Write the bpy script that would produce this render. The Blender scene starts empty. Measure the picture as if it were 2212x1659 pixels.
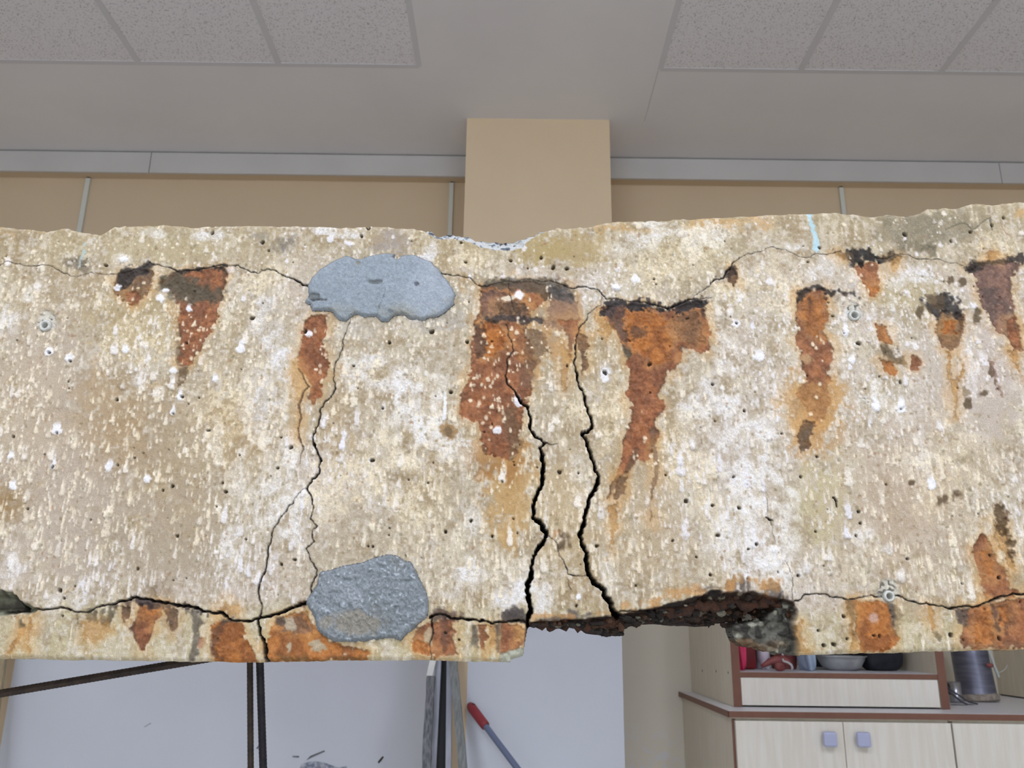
import bpy, bmesh, math, random
import numpy as np
from mathutils import Vector, Matrix

random.seed(7)
rng = np.random.default_rng(11)
scene = bpy.context.scene
COL = scene.collection

# ------------------------------------------------------------------ camera
FPX = 1789.0                       # focal length in pixels of the 2212 wide frame
PITCH = math.radians(16.2)
ROLL = math.radians(0.7)
EYE = 1.20                         # camera height above the floor
_fw = np.array([0, math.cos(PITCH), math.sin(PITCH)])
_u0 = np.array([0, -math.sin(PITCH), math.cos(PITCH)])
_r0 = np.array([1.0, 0, 0])
_rt = math.cos(ROLL) * _r0 + math.sin(ROLL) * _u0
_up = -math.sin(ROLL) * _r0 + math.cos(ROLL) * _u0
cam_d = bpy.data.cameras.new('camera')
cam = bpy.data.objects.new('camera', cam_d)
COL.objects.link(cam)
M = Matrix.Identity(4)
for i in range(3):
    M[i][0], M[i][1], M[i][2] = _rt[i], _up[i], -_fw[i]
M[2][3] = EYE
cam.matrix_world = M
cam_d.sensor_width = 36.0
cam_d.lens = 36.0 * FPX / 2212.0
cam_d.clip_start = 0.02
cam_d.dof.use_dof = True
cam_d.dof.focus_distance = 0.93
cam_d.dof.aperture_fstop = 14.0
scene.camera = cam

# ------------------------------------------------------------------ light
scene.view_settings.view_transform = 'Standard'
scene.view_settings.look = 'None'
scene.view_settings.gamma = 1.0
scene.view_settings.use_curve_mapping = False
scene.view_settings.exposure = -0.17
world = bpy.data.worlds.new('world')
scene.world = world
world.use_nodes = True
world.node_tree.nodes['Background'].inputs[0].default_value = (0.75, 0.85, 1.0, 1)
world.node_tree.nodes['Background'].inputs[1].default_value = 1.0


def area(name, loc, aim, sx, sy, watts, color):
    d = bpy.data.lights.new(name, 'AREA')
    d.shape = 'RECTANGLE'
    d.size, d.size_y, d.energy, d.color = sx, sy, watts, color
    o = bpy.data.objects.new(name, d)
    COL.objects.link(o)
    o.location = loc
    o.rotation_euler = (Vector(aim) - Vector(loc)).to_track_quat('-Z', 'Y').to_euler()
    return o


# daylight that comes in through the two windows behind the photographer
area('window_daylight', (-1.75, -3.92, 1.95), (-1.75, 0, 1.75), 2.2, 1.7, 58, (0.86, 0.93, 1.0))
area('window_daylight', (1.75, -3.92, 1.95), (1.75, 0, 1.75), 2.2, 1.7, 58, (0.86, 0.93, 1.0))
CEILING_LAMP = 26.0                 # emission of the fluorescent panels

# ------------------------------------------------------------------ measuring
YB = 0.90                          # front face of the beam
YP, YV, YW = 3.40, 3.72, 3.79      # pillar front, valance front, back wall
ZC = EYE + 2.29                    # ceiling


def ray(x, y):
    return _rt * ((x - 1106) / FPX) + _up * ((829.5 - y) / FPX) + _fw


def P(x, y, Y):
    d = ray(x, y)
    t = Y / d[1]
    return Vector((t * d[0], Y, EYE + t * d[2]))


def PZ(x, y, z):
    d = ray(x, y)
    t = (z - EYE) / d[2]
    return Vector((t * d[0], t * d[1], z))


def PX(x, y, X):
    d = ray(x, y)
    t = X / d[0]
    return Vector((X, t * d[1], EYE + t * d[2]))


# ------------------------------------------------------------------ helpers
def lin(c):
    c = np.asarray(c, dtype=np.float32) / 255.0
    return np.where(c <= 0.04045, c / 12.92, ((np.maximum(c, 0) + 0.055) / 1.055) ** 2.4)


def rgb(c):
    l = lin(c)
    return (float(l[0]), float(l[1]), float(l[2]), 1.0)


def tag(o, label=None, cat=None, group=None, kind=None):
    if label: o['label'] = label
    if cat: o['category'] = cat
    if group: o['group'] = group
    if kind: o['kind'] = kind
    return o


def empty(name, loc, label=None, cat=None, group=None):
    o = bpy.data.objects.new(name, None)
    o.empty_display_size = 0.05
    COL.objects.link(o)
    o.location = loc
    return tag(o, label, cat, group)


def material(name, c1, c2=None, scale=8.0, rough=0.7, metal=0.0, bump=0.0, bscale=60.0, stretch=(1, 1, 1), detail=4.0, emit=None):
    m = bpy.data.materials.new(name)
    m.use_nodes = True
    nt = m.node_tree
    b = nt.nodes['Principled BSDF']
    b.inputs['Roughness'].default_value = rough
    b.inputs['Metallic'].default_value = metal
    b.inputs['Base Color'].default_value = rgb(c1)
    tc = nt.nodes.new('ShaderNodeTexCoord')
    mp = nt.nodes.new('ShaderNodeMapping')
    mp.inputs['Scale'].default_value = stretch
    nt.links.new(tc.outputs['Object'], mp.inputs[0])
    if c2 is not None:
        n = nt.nodes.new('ShaderNodeTexNoise')
        n.inputs['Scale'].default_value = scale
        n.inputs['Detail'].default_value = detail
        r = nt.nodes.new('ShaderNodeValToRGB')
        r.color_ramp.elements[0].color = rgb(c1)
        r.color_ramp.elements[1].color = rgb(c2)
        r.color_ramp.elements[0].position = 0.35
        r.color_ramp.elements[1].position = 0.65
        nt.links.new(mp.outputs[0], n.inputs[0])
        nt.links.new(n.outputs[0], r.inputs[0])
        nt.links.new(r.outputs[0], b.inputs['Base Color'])
    if bump:
        n2 = nt.nodes.new('ShaderNodeTexNoise')
        n2.inputs['Scale'].default_value = bscale
        n2.inputs['Detail'].default_value = 5
        bp = nt.nodes.new('ShaderNodeBump')
        bp.inputs['Strength'].default_value = bump
        bp.inputs['Distance'].default_value = 0.004
        nt.links.new(mp.outputs[0], n2.inputs[0])
        nt.links.new(n2.outputs[0], bp.inputs['Height'])
        nt.links.new(bp.outputs[0], b.inputs['Normal'])
    if emit:
        b.inputs['Emission Color'].default_value = rgb(c1)
        b.inputs['Emission Strength'].default_value = emit
    return m


def link_mesh(name, verts, faces, mat, parent=None, smooth=False, loc=None):
    me = bpy.data.meshes.new(name)
    me.from_pydata([tuple(v) for v in verts], [], faces)
    me.update()
    if smooth:
        me.polygons.foreach_set('use_smooth', [True] * len(me.polygons))
    me.materials.append(mat)
    o = bpy.data.objects.new(name, me)
    COL.objects.link(o)
    if loc is not None: o.location = loc
    if parent is not None: attach(o, parent)
    return o


def attach(o, parent):
    o.parent = parent
    # meshes are given in world coordinates; parents are plain translations/rotations
    o.matrix_parent_inverse = parent.matrix_basis.inverted()


def box_bm(bm, x0, x1, y0, y1, z0, z1):
    v = [bm.verts.new(p) for p in ((x0, y0, z0), (x1, y0, z0), (x1, y1, z0), (x0, y1, z0),
                                   (x0, y0, z1), (x1, y0, z1), (x1, y1, z1), (x0, y1, z1))]
    for f in ((0, 3, 2, 1), (4, 5, 6, 7), (0, 1, 5, 4), (1, 2, 6, 5), (2, 3, 7, 6), (3, 0, 4, 7)):
        bm.faces.new([v[i] for i in f])


def box(name, x0, x1, y0, y1, z0, z1, mat, parent=None, bevel=0.0):
    bm = bmesh.new()
    box_bm(bm, min(x0, x1), max(x0, x1), min(y0, y1), max(y0, y1), min(z0, z1), max(z0, z1))
    if bevel:
        bmesh.ops.bevel(bm, geom=list(bm.edges), offset=bevel, segments=2, affect='EDGES', profile=0.5)
    me = bpy.data.meshes.new(name)
    bm.to_mesh(me)
    bm.free()
    me.materials.append(mat)
    o = bpy.data.objects.new(name, me)
    COL.objects.link(o)
    if parent is not None: attach(o, parent)
    return o


def frame_of(d):
    d = Vector(d).normalized()
    a = Vector((0, 0, 1)) if abs(d.z) < 0.9 else Vector((1, 0, 0))
    s = d.cross(a).normalized()
    return d, s, d.cross(s)


def tube(name, pts, radii, mat, parent=None, sides=14, cap=True, smooth=True):
    pts = [Vector(p) for p in pts]
    if not hasattr(radii, '__len__'): radii = [radii] * len(pts)
    vs, fs = [], []
    s_prev = None
    for i, p in enumerate(pts):
        d = pts[min(i + 1, len(pts) - 1)] - pts[max(i - 1, 0)]
        d, s, t = frame_of(d)
        if s_prev is not None:
            s = (s_prev - d * s_prev.dot(d)).normalized()
            t = d.cross(s)
        s_prev = s
        for k in range(sides):
            a = 2 * math.pi * k / sides
            vs.append(p + (s * math.cos(a) + t * math.sin(a)) * radii[i])
    for i in range(len(pts) - 1):
        for k in range(sides):
            k2 = (k + 1) % sides
            fs.append((i * sides + k, i * sides + k2, (i + 1) * sides + k2, (i + 1) * sides + k))
    if cap:
        fs.append(tuple(range(sides - 1, -1, -1)))
        n = (len(pts) - 1) * sides
        fs.append(tuple(range(n, n + sides)))
    return link_mesh(name, vs, fs, mat, parent, smooth)


def lathe(name, prof, origin, mat, parent=None, axis=(0, 0, 1), sides=32, smooth=True):
    d, s, t = frame_of(axis)
    o = Vector(origin)
    vs, fs = [], []
    for r, h in prof:
        for k in range(sides):
            a = 2 * math.pi * k / sides
            vs.append(o + d * h + (s * math.cos(a) + t * math.sin(a)) * r)
    for i in range(len(prof) - 1):
        for k in range(sides):
            k2 = (k + 1) % sides
            fs.append((i * sides + k, i * sides + k2, (i + 1) * sides + k2, (i + 1) * sides + k))
    return link_mesh(name, vs, fs, mat, parent, smooth)


def plank(name, a, b, w, t, mat, parent=None, facing=(0, -1, 0), rough=0.0, n=30):
    """board from point a to point b, w wide across, t thick towards `facing`"""
    a, b = Vector(a), Vector(b)
    d = (b - a).normalized()
    f = Vector(facing)
    f = (f - d * f.dot(d)).normalized()
    s = d.cross(f)
    vs, fs = [], []
    rnd = random.Random(hash(name) % 1000 if False else 5)
    for i in range(n + 1):
        c = a.lerp(b, i / n)
        for (u, v) in ((-.5, -.5), (.5, -.5), (.5, .5), (-.5, .5)):
            j = rough * (rnd.random() - .5)
            vs.append(c + s * (w * u + j) + f * (t * v + j))
    for i in range(n):
        for k in range(4):
            k2 = (k + 1) % 4
            fs.append((i * 4 + k, i * 4 + k2, (i + 1) * 4 + k2, (i + 1) * 4 + k))
    fs.append((3, 2, 1, 0))
    fs.append((n * 4, n * 4 + 1, n * 4 + 2, n * 4 + 3))
    return link_mesh(name, vs, fs, mat, parent)


def rebar(name, a, b, r, mat, pitch=0.0055, sides=10):
    a, b = Vector(a), Vector(b)
    d, s, t = frame_of(b - a)
    L = (b - a).length
    n = int(L / (pitch / 3))
    vs, fs = [], []
    for i in range(n + 1):
        h = L * i / n
        for k in range(sides):
            an = 2 * math.pi * k / sides
            ph = (h / pitch + 0.6 * math.sin(an)) % 1.0
            rr = r * (1.0 if ph > 0.36 else 1.07)
            if k in (0, sides // 2): rr = r * 1.05
            vs.append(a + d * h + (s * math.cos(an) + t * math.sin(an)) * rr)
    for i in range(n):
        for k in range(sides):
            k2 = (k + 1) % sides
            fs.append((i * sides + k, i * sides + k2, (i + 1) * sides + k2, (i + 1) * sides + k))
    fs.append(tuple(range(sides - 1, -1, -1)))
    fs.append(tuple(range(n * sides, n * sides + sides)))
    return link_mesh(name, vs, fs, mat)


# ------------------------------------------------------------------ materials
def paint_wall(name, low, high, zsplit, stain=None, xsplit=None):
    """wall paint, two colours meeting at a height"""
    m = bpy.data.materials.new(name)
    m.use_nodes = True
    nt = m.node_tree
    N, L = nt.nodes, nt.links
    b = N['Principled BSDF']
    b.inputs['Roughness'].default_value = 0.75
    g = N.new('ShaderNodeNewGeometry')
    sx = N.new('ShaderNodeSeparateXYZ')
    L.new(g.outputs['Position'], sx.inputs[0])
    gt = N.new('ShaderNodeMath'); gt.operation = 'GREATER_THAN'
    gt.inputs[1].default_value = zsplit
    L.new(sx.outputs['Z'], gt.inputs[0])
    mix = N.new('ShaderNodeMix'); mix.data_type = 'RGBA'
    mix.inputs['A'].default_value = rgb(low)
    mix.inputs['B'].default_value = rgb(high)
    if xsplit is not None:          # the lower paint starts at this x
        lt = N.new('ShaderNodeMath'); lt.operation = 'LESS_THAN'
        lt.inputs[1].default_value = xsplit
        L.new(sx.outputs['X'], lt.inputs[0])
        mxm = N.new('ShaderNodeMath'); mxm.operation = 'MAXIMUM'
        L.new(gt.outputs[0], mxm.inputs[0]); L.new(lt.outputs[0], mxm.inputs[1])
        L.new(mxm.outputs[0], mix.inputs['Factor'])
    else:
        L.new(gt.outputs[0], mix.inputs['Factor'])
    n = N.new('ShaderNodeTexNoise')
    n.inputs['Scale'].default_value = 3.0
    n.inputs['Detail'].default_value = 6
    L.new(g.outputs['Position'], n.inputs[0])
    mr = N.new('ShaderNodeMapRange')
    mr.inputs['To Min'].default_value = 0.93
    mr.inputs['To Max'].default_value = 1.05
    L.new(n.outputs[0], mr.inputs[0])
    mul = N.new('ShaderNodeMix'); mul.data_type = 'RGBA'; mul.blend_type = 'MULTIPLY'
    mul.inputs['Factor'].default_value = 1
    L.new(mix.outputs['Result'], mul.inputs['A'])
    L.new(mr.outputs[0], mul.inputs['B'])
    out = mul.outputs['Result']
    if stain:                       # blotchy efflorescence low on the wall
        n3 = N.new('ShaderNodeTexNoise')
        n3.inputs['Scale'].default_value = 22
        n3.inputs['Detail'].default_value = 7
        n3.inputs['Distortion'].default_value = 1.5
        L.new(g.outputs['Position'], n3.inputs[0])
        hz = N.new('ShaderNodeMapRange')
        hz.inputs['From Min'].default_value = stain[1]
        hz.inputs['From Max'].default_value = stain[1] - 0.12
        L.new(sx.outputs['Z'], hz.inputs[0])
        th = N.new('ShaderNodeMapRange')
        th.inputs['From Min'].default_value = 0.50
        th.inputs['From Max'].default_value = 0.62
        L.new(n3.outputs[0], th.inputs[0])
        mm = N.new('ShaderNodeMath'); mm.operation = 'MULTIPLY'
        L.new(hz.outputs[0], mm.inputs[0]); L.new(th.outputs[0], mm.inputs[1])
        m2 = N.new('ShaderNodeMix'); m2.data_type = 'RGBA'
        L.new(mm.outputs[0], m2.inputs['Factor'])
        L.new(out, m2.inputs['A'])
        m2.inputs['B'].default_value = rgb(stain[0])
        out = m2.outputs['Result']
    L.new(out, b.inputs['Base Color'])
    n2 = N.new('ShaderNodeTexNoise')
    n2.inputs['Scale'].default_value = 90
    L.new(g.outputs['Position'], n2.inputs[0])
    bp = N.new('ShaderNodeBump')
    bp.inputs['Strength'].default_value = 0.12
    bp.inputs['Distance'].default_value = 0.003
    L.new(n2.outputs[0], bp.inputs['Height'])
    L.new(bp.outputs[0], b.inputs['Normal'])
    return m


WHITE_L, TAN_H = (214, 219, 229), (204, 183, 153)
m_wall_l = paint_wall('wall_paint_left', WHITE_L, TAN_H, 1.9, xsplit=P(20, 1500, YW).x)
m_wall_r = paint_wall('wall_paint_right', (226, 218, 201), TAN_H, 1.9, stain=((222, 219, 216), 0.82))
m_pillar = paint_wall('pillar_paint', WHITE_L, (218, 196, 164), 1.9, xsplit=P(1008, 1530, YP).x)
m_room = material('room_paint', (205, 200, 190), (212, 207, 198), 2)
m_ceil = material('gypsum_ceiling', (221, 219, 220), (226, 224, 224), 2, 0.9)
m_tee = material('tee_bar', (206, 205, 208), None, rough=0.6)
m_gap = material('dark_gap', (60, 58, 56), None)
m_valance = material('valance_paint', (196, 193, 190), (190, 187, 184), 3, 0.7)
m_conduit = material('trunking_plastic', (205, 205, 196), None, rough=0.5)
m_floor = material('floor_tiles', (206, 203, 198), (214, 211, 206), 4, 0.6, bump=0.2)


def tile_material():
    m = material('mineral_tile', (228, 226, 229), None, rough=0.95)
    nt = m.node_tree; N, L = nt.nodes, nt.links
    b = N['Principled BSDF']
    g = N.new('ShaderNodeNewGeometry')
    v = N.new('ShaderNodeTexNoise'); v.inputs['Scale'].default_value = 160; v.inputs['Detail'].default_value = 2
    L.new(g.outputs['Position'], v.inputs[0])
    r = N.new('ShaderNodeValToRGB')
    r.color_ramp.elements[0].position = 0.33; r.color_ramp.elements[0].color = rgb((176, 174, 174))
    r.color_ramp.elements[1].position = 0.43; r.color_ramp.elements[1].color = rgb((228, 226, 229))
    L.new(v.outputs[0], r.inputs[0])
    L.new(r.outputs[0], b.inputs['Base Color'])
    bp = N.new('ShaderNodeBump'); bp.inputs['Strength'].default_value = 0.35; bp.inputs['Distance'].default_value = 0.003
    L.new(r.outputs[0], bp.inputs['Height']); L.new(bp.outputs[0], b.inputs['Normal'])
    return m


m_tile = tile_material()
m_lamp = material('lamp_diffuser', (236, 240, 255), None, emit=CEILING_LAMP)

# ------------------------------------------------------------------ room shell
XL, XR_, YF = -4.2, 4.2, -4.0
S = 'structure'
tag(box('floor', XL, XR_, YF, YW, -0.1, 0.0, m_floor), kind=S)
pl, pr = P(1005, 380, YP).x, P(1322, 500, YP).x
tag(box('wall_back_left', XL, pl + .02, YW, YW + .2, 0, ZC + .3, m_wall_l), kind=S)
tag(box('wall_back_right', pr - .02, XR_, YW, YW + .2, 0, ZC + .3, m_wall_r), kind=S)
tag(box('wall_pillar', pl, pr, YP, YW + .2, 0, ZC, m_pillar), kind=S)
tag(box('wall_left', XL - .2, XL, YF, YW + .2, 0, ZC + .3, m_room), kind=S)
tag(box('wall_right', XR_, XR_ + .2, YF, YW + .2, 0, ZC + .3, m_room), kind=S)
wf = tag(box('wall_front', XL, XR_, YF - .2, YF, 0, 1.05, m_room), kind=S)
box('lintel', XL, XR_, YF - .2, YF, 2.85, ZC + .3, m_room, wf)
for a_, b_ in ((XL, -2.9), (-.6, .6), (2.9, XR_)):
    box('jamb', a_, b_, YF - .2, YF, 1.05, 2.85, m_room, wf)

# ceiling: plasterboard with two lay-in tile fields
lf = PZ(905, 143, ZC)
rf = PZ(1426, 151, ZC)
yt = 0.5 * (lf.y + rf.y)
TS = 0.6
ylow = yt - 9 * TS
ceil = tag(box('ceiling', XL, XR_, yt, YW, ZC, ZC + .25, m_ceil), kind=S)
box('plasterboard', lf.x, rf.x, YF, yt, ZC, ZC + .25, m_ceil, ceil)
box('plasterboard', XL, XR_, YF, ylow, ZC, ZC + .24, m_ceil, ceil)
box('plasterboard', lf.x - 6 * TS, XL, ylow, yt, ZC, ZC + .24, m_ceil, ceil)
box('slab', XL, XR_, ylow, yt, ZC + .05, ZC + .26, m_ceil, ceil)
# fine joint of the drywall between the fields
a0, a1 = PZ(1422, 152, ZC), PZ(1392, 262, ZC)
link_mesh('drywall_joint', [a0 + Vector((-.0012, 0, -.0006)), a0 + Vector((.0012, 0, -.0006)), a1 + Vector((.0012, 0, -.0006)), a1 + Vector((-.0012, 0, -.0006))], [(0, 1, 2, 3)], material('joint_filler', (186, 184, 182), None), ceil)
tile_me = None
lamp_n = 0
for side, x0 in ((-1, lf.x), (1, rf.x)):
    for c in range(5):
        for r in range(9):
            xa = x0 + side * c * TS
            xb = x0 + side * (c + 1) * TS
            if min(xa, xb) < XL or max(xa, xb) > XR_: continue
            y1 = yt - r * TS
            if c in (1,) and r in (5, 6):
                continue
            if tile_me is None:
                o = box('ceiling_tile', -.296, .296, -.296, .296, 0, .018, m_tile)
                tile_me = o.data
            else:
                o = bpy.data.objects.new('ceiling_tile', tile_me)
                COL.objects.link(o)
            o.location = ((xa + xb) / 2, y1 - TS / 2, ZC + 0.0015)
            o.parent = ceil
    for c in range(6):
        xa = x0 + side * c * TS
        if abs(xa) > 4.15: continue
        w = 0.013 if c else 0.012
        box('tee_bar', xa - w, xa + w, ylow, yt, ZC - .0008, ZC + .012, m_tee, ceil)
    for r in range(10):
        box('tee_bar', x0, x0 + side * 5 * TS if abs(x0 + side * 5 * TS) < 4.2 else side * 4.2, yt - r * TS - .012, yt - r * TS + .012,
            ZC - .0007, ZC + .012, m_tee, ceil)
    for r in (5,):
        xa = x0 + side * 1 * TS
        xc = xa + side * TS / 2
        y1 = yt - r * TS
        lp = empty('ceiling_lamp', (xc, y1 - TS, ZC), 'long white fluorescent ceiling lamp in the %s tile field' % ('left' if side < 0 else 'right'), 'lamp', 'ceiling lamps')
        box('housing', xc - .295, xc + .295, y1 - 2 * TS + .005, y1 - .005, ZC - .012, ZC + .045, m_tee, lp)
        box('diffuser', xc - .27, xc + .27, y1 - 2 * TS + .03, y1 - .03, ZC - .09, ZC - .012, m_lamp, lp)

# valance boxes along the top of the wall, both bays
zv0 = P(700, 377, YV).z
for nm, xs in (('trim_1', (XL, P(325, 345, YV).x, pl)), ('trim_2', (pr, P(2161, 370, YV).x, XR_))):
    root = tag(empty(nm, (0, 0, 0)), kind=S)
    for i in range(2):
        box('valance_board', xs[i] + .0015, xs[i + 1] - .0015, YV, YV + .016, zv0, ZC - .006, m_valance, root, bevel=.002)
    box('valance_soffit', xs[0], xs[2], YV + .016, YW, zv0 + .002, zv0 + .014, m_wall_l, root)
    box('shade_strip', xs[0], xs[2], YV + .03, YV + .04, ZC - .02, ZC, m_gap, root)  # dark strip that paints the shade between valance and ceiling

# surface trunking on the upper wall
for x_top, y_top, wd, lab in ((193, 372, .022, 'thin white cable trunking at the far left of the upper wall'),
                              (976, 386, .020, 'thin grey cable trunking right beside the left edge of the pillar'),
                              (1816, 397, .020, 'thin white cable trunking on the upper wall right of the pillar')):
    c = P(x_top, y_top, YW - .012)
    t_ = empty('cable_trunking', (c.x, YW, 1.6), lab, 'trunking')
    box('channel', c.x - wd / 2, c.x + wd / 2, YW - .008, YW, 1.75, zv0 - .004, m_conduit, t_)
    box('cover', c.x - wd / 2 - .001, c.x + wd / 2 + .001, YW - .016, YW - .008, 1.75, zv0 - .004, m_conduit, t_, bevel=.002)
    box('open_end', c.x - wd / 2 + .003, c.x + wd / 2 - .003, YW - .014, YW - .009, zv0 - .006, zv0 + .001, m_gap, t_)

# broken plaster on the lower left wall
m_plast = material('bare_plaster', (120, 128, 148), (190, 195, 205), 60, 0.95, bump=0.6, bscale=120)
m_hair = material('plaster_crack', (105, 105, 112), None)


def wall_patch(name, pts, mat, depth=.004):
    vs = [P(x, y, YW - .001) for x, y in pts]
    n = len(vs)
    back = [Vector((v.x, YW + .003, v.z)) for v in vs]
    fr = [Vector((v.x, YW - depth + .002 * random.random(), v.z)) for v in vs]
    fs = [tuple(range(n))] + [(i, n + i, n + (i + 1) % n, (i + 1) % n) for i in range(n)]
    o = link_mesh(name, fr + back, fs, mat)
    attach(o, bpy.data.objects['wall_back_left'])
    return o


wall_patch('plaster_spall', [(645, 1672), (650, 1652), (665, 1646), (678, 1644), (700, 1647), (716, 1653), (730, 1658), (748, 1655), (752, 1664), (748, 1690), (660, 1690)], m_plast)
wall_patch('plaster_flake', [(662, 1642), (670, 1633), (700, 1621), (702, 1623), (673, 1636)], m_hair)
wall_patch('plaster_flake', [(816, 1646), (822, 1638), (827, 1633), (829, 1636), (824, 1643), (818, 1649)], m_gap)
wall_patch('plaster_flake', [(632, 1633), (646, 1633), (646, 1636), (632, 1635)], m_hair)
wall_patch('plaster_flake', [(310, 1570), (325, 1561), (327, 1563), (313, 1571)], material('faint_plaster_mark', (172, 175, 184), None), .002)
wall_patch('plaster_flake', [(553, 1616), (560, 1609), (562, 1612), (556, 1618)], m_hair, .002)

# ------------------------------------------------------------------ the beam: relief and colour drawn on its face
U = 0.0005                         # one raster cell = 0.5 mm
XR, ZT, ZB = 0.72, EYE + 0.54, EYE - 0.075
W, H = int(2 * XR / U), int((ZT - ZB) / U)


def fp(x, y):
    q = P(x, y, YB)
    return ((q.x + XR) / U, (ZT - q.z) / U)


def crop(ox, oy, sc):
    return lambda pts: [(ox + a / sc, oy + b / sc) for a, b in pts]


cA, cB, cC, cD = crop(0, 450, 3.318), crop(540, 450, 3.318), crop(1080, 420, 3.318), crop(1620, 420, 3.3176)
cE, cF, cG, cH = crop(0, 930, 3.318), crop(540, 930, 3.318), crop(1080, 900, 3.318), crop(1620, 900, 3.13)


def vnoise(sx, sy=None, seed=0):
    sy = sy or sx
    g = np.random.default_rng(seed)
    Lx = g.uniform(-1, 1, (int(H / sy) + 3, int(W / sx) + 3)).astype(np.float32)
    x = np.arange(W, dtype=np.float32) / sx
    ix = x.astype(int); fx = x - ix; fx = fx * fx * (3 - 2 * fx)
    A = Lx[:, ix] * (1 - fx) + Lx[:, ix + 1] * fx
    y = np.arange(H, dtype=np.float32) / sy
    iy = y.astype(int); fy = (y - iy)[:, None]; fy = fy * fy * (3 - 2 * fy)
    return A[iy] * (1 - fy) + A[iy + 1] * fy


n3, n6, n12, n25, n50, n110, n260 = [vnoise(s, s, 20 + i) for i, s in enumerate((3.3, 6.1, 12.3, 25.7, 51, 113, 263))]
m6, m12, m25, m50, m110 = [vnoise(s, s, 60 + i) for i, s in enumerate((6.7, 13.1, 27, 55, 121))]
s_fine = vnoise(5, 26, 41)
s_mid = vnoise(13, 90, 42)
s_big = vnoise(40, 330, 43)
ROUGHN = 0.5 * n6 + 0.3 * n12 + 0.35 * n25 + 0.25 * n3        # edge noise
WX = (2.2 * n12 + 1.2 * m6 + 3.0 * m25)
WY = (2.2 * m12 + 1.2 * n6 + 3.0 * n25)

HT = np.zeros((H, W), np.float32)             # relief in mm
C = np.zeros((H, W, 3), np.float32)           # colour 0-255 display values


def sstep(a, b, x):
    t = np.clip((x - a) / (b - a), 0, 1)
    return t * t * (3 - 2 * t)


def mixc(sl, col, a):
    C[sl] += (np.asarray(col, np.float32) - C[sl]) * a[..., None]


def win(pts, m):
    xs = [p[0] for p in pts]; ys = [p[1] for p in pts]
    x0, x1 = max(0, int(min(xs) - m)), min(W, int(max(xs) + m) + 1)
    y0, y1 = max(0, int(min(ys) - m)), min(H, int(max(ys) + m) + 1)
    return (slice(y0, y1), slice(x0, x1)) if x1 > x0 and y1 > y0 else None


def grid(sl, warp=0.0):
    gy, gx = np.mgrid[sl[0], sl[1]].astype(np.float32)
    if warp:
        gx = gx + warp * WX[sl]; gy = gy + warp * WY[sl]
    return gx, gy


def sdf(pts, m=20, warp=1.0):
    """signed distance to a closed outline given in photo coordinates"""
    q = [fp(*p) for p in pts]
    sl = win(q, m)
    gx, gy = grid(sl, warp)
    d = np.full(gx.shape, 1e9, np.float32)
    ins = np.zeros(gx.shape, bool)
    for i in range(len(q)):
        (ax, ay), (bx, by) = q[i], q[(i + 1) % len(q)]
        ex, ey = bx - ax, by - ay
        t = np.clip(((gx - ax) * ex + (gy - ay) * ey) / (ex * ex + ey * ey + 1e-9), 0, 1)
        d = np.minimum(d, (gx - ax - t * ex) ** 2 + (gy - ay - t * ey) ** 2)
        c = ((ay > gy) != (by > gy)) & (gx < (bx - ax) * (gy - ay) / (by - ay + 1e-9) + ax)
        ins ^= c
    d = np.sqrt(d)
    return sl, np.where(ins, -d, d)


def ell(cx, cy, rx, ry, n=14):
    return [(cx + rx * math.cos(2 * math.pi * k / n), cy + ry * math.sin(2 * math.pi * k / n)) for k in range(n)]


# ---- base colour of the weathered face
_, vtop = fp(1106, 500)
_, vbot = fp(1106, 1400)
vv = (np.arange(H, dtype=np.float32)[:, None] - vtop) / (vbot - vtop) + np.zeros((1, W), np.float32)
C[:] = (180, 168, 147)
full = (slice(0, H), slice(0, W))
mixc(full, (190, 178, 164), sstep(-.1, .7, n260 + .5 * m110))
mixc(full, (168, 150, 120), .75 * sstep(.05, .8, -n260 + .6 * n110 + .4 * s_big))
mixc(full, (187, 178, 156), .5 * sstep(0, .7, m110 + .4 * n50))
mixc(full, (170, 156, 124), .55 * sstep(.16, .02, vv))
mixc(full, (184, 174, 142), .7 * sstep(.89, .94, vv))
mixc(full, (198, 187, 168), .5 * sstep(.1, .7, s_mid + .5 * s_big))
mixc(full, (150, 132, 104), .45 * sstep(.25, .9, n50 * .8 + .5 * n25 + .3 * n12))
mixc(full, (214, 204, 184), .55 * sstep(.2, .7, m50 * .6 + .6 * n12 + .5 * s_fine))
mixc(full, (152, 136, 112), .45 * sstep(.25, .8, .7 * m25 + .6 * m12 + .35 * s_fine))
mixc(full, (205, 200, 197), .35 * sstep(.2, .8, n6 + .5 * m25 + .3 * s_fine))
C += (9 * n3 + 8 * n6 + 5 * m12)[..., None]
HT += 0.5 * n110 + 0.28 * n25 + 0.22 * n12 + 0.16 * n6 + 0.10 * n3


def blot(cx, cy, rx, ry, col, a, amp=1.0, soft=.5, h=0.0, tex=0.0):
    """irregular stain, photo coordinates"""
    sl, d = sdf(ell(cx, cy, rx, ry, 10), 0.8 * max(rx, ry) + 14, 1.0)
    r = min(rx, ry)
    e = d / r + amp * (.55 * n25[sl] + .45 * m12[sl] + .3 * n6[sl] + .3 * s_fine[sl])
    al = a * sstep(soft, -soft, e)
    if tex:
        al = al * (1 - tex + tex * sstep(-.45, .35, .7 * n6[sl] + .6 * n3[sl] + .6 * s_fine[sl] + .4 * m12[sl]))
    mixc(sl, col, al)
    if h: HT[sl] += h * al
    return sl, al


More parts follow.
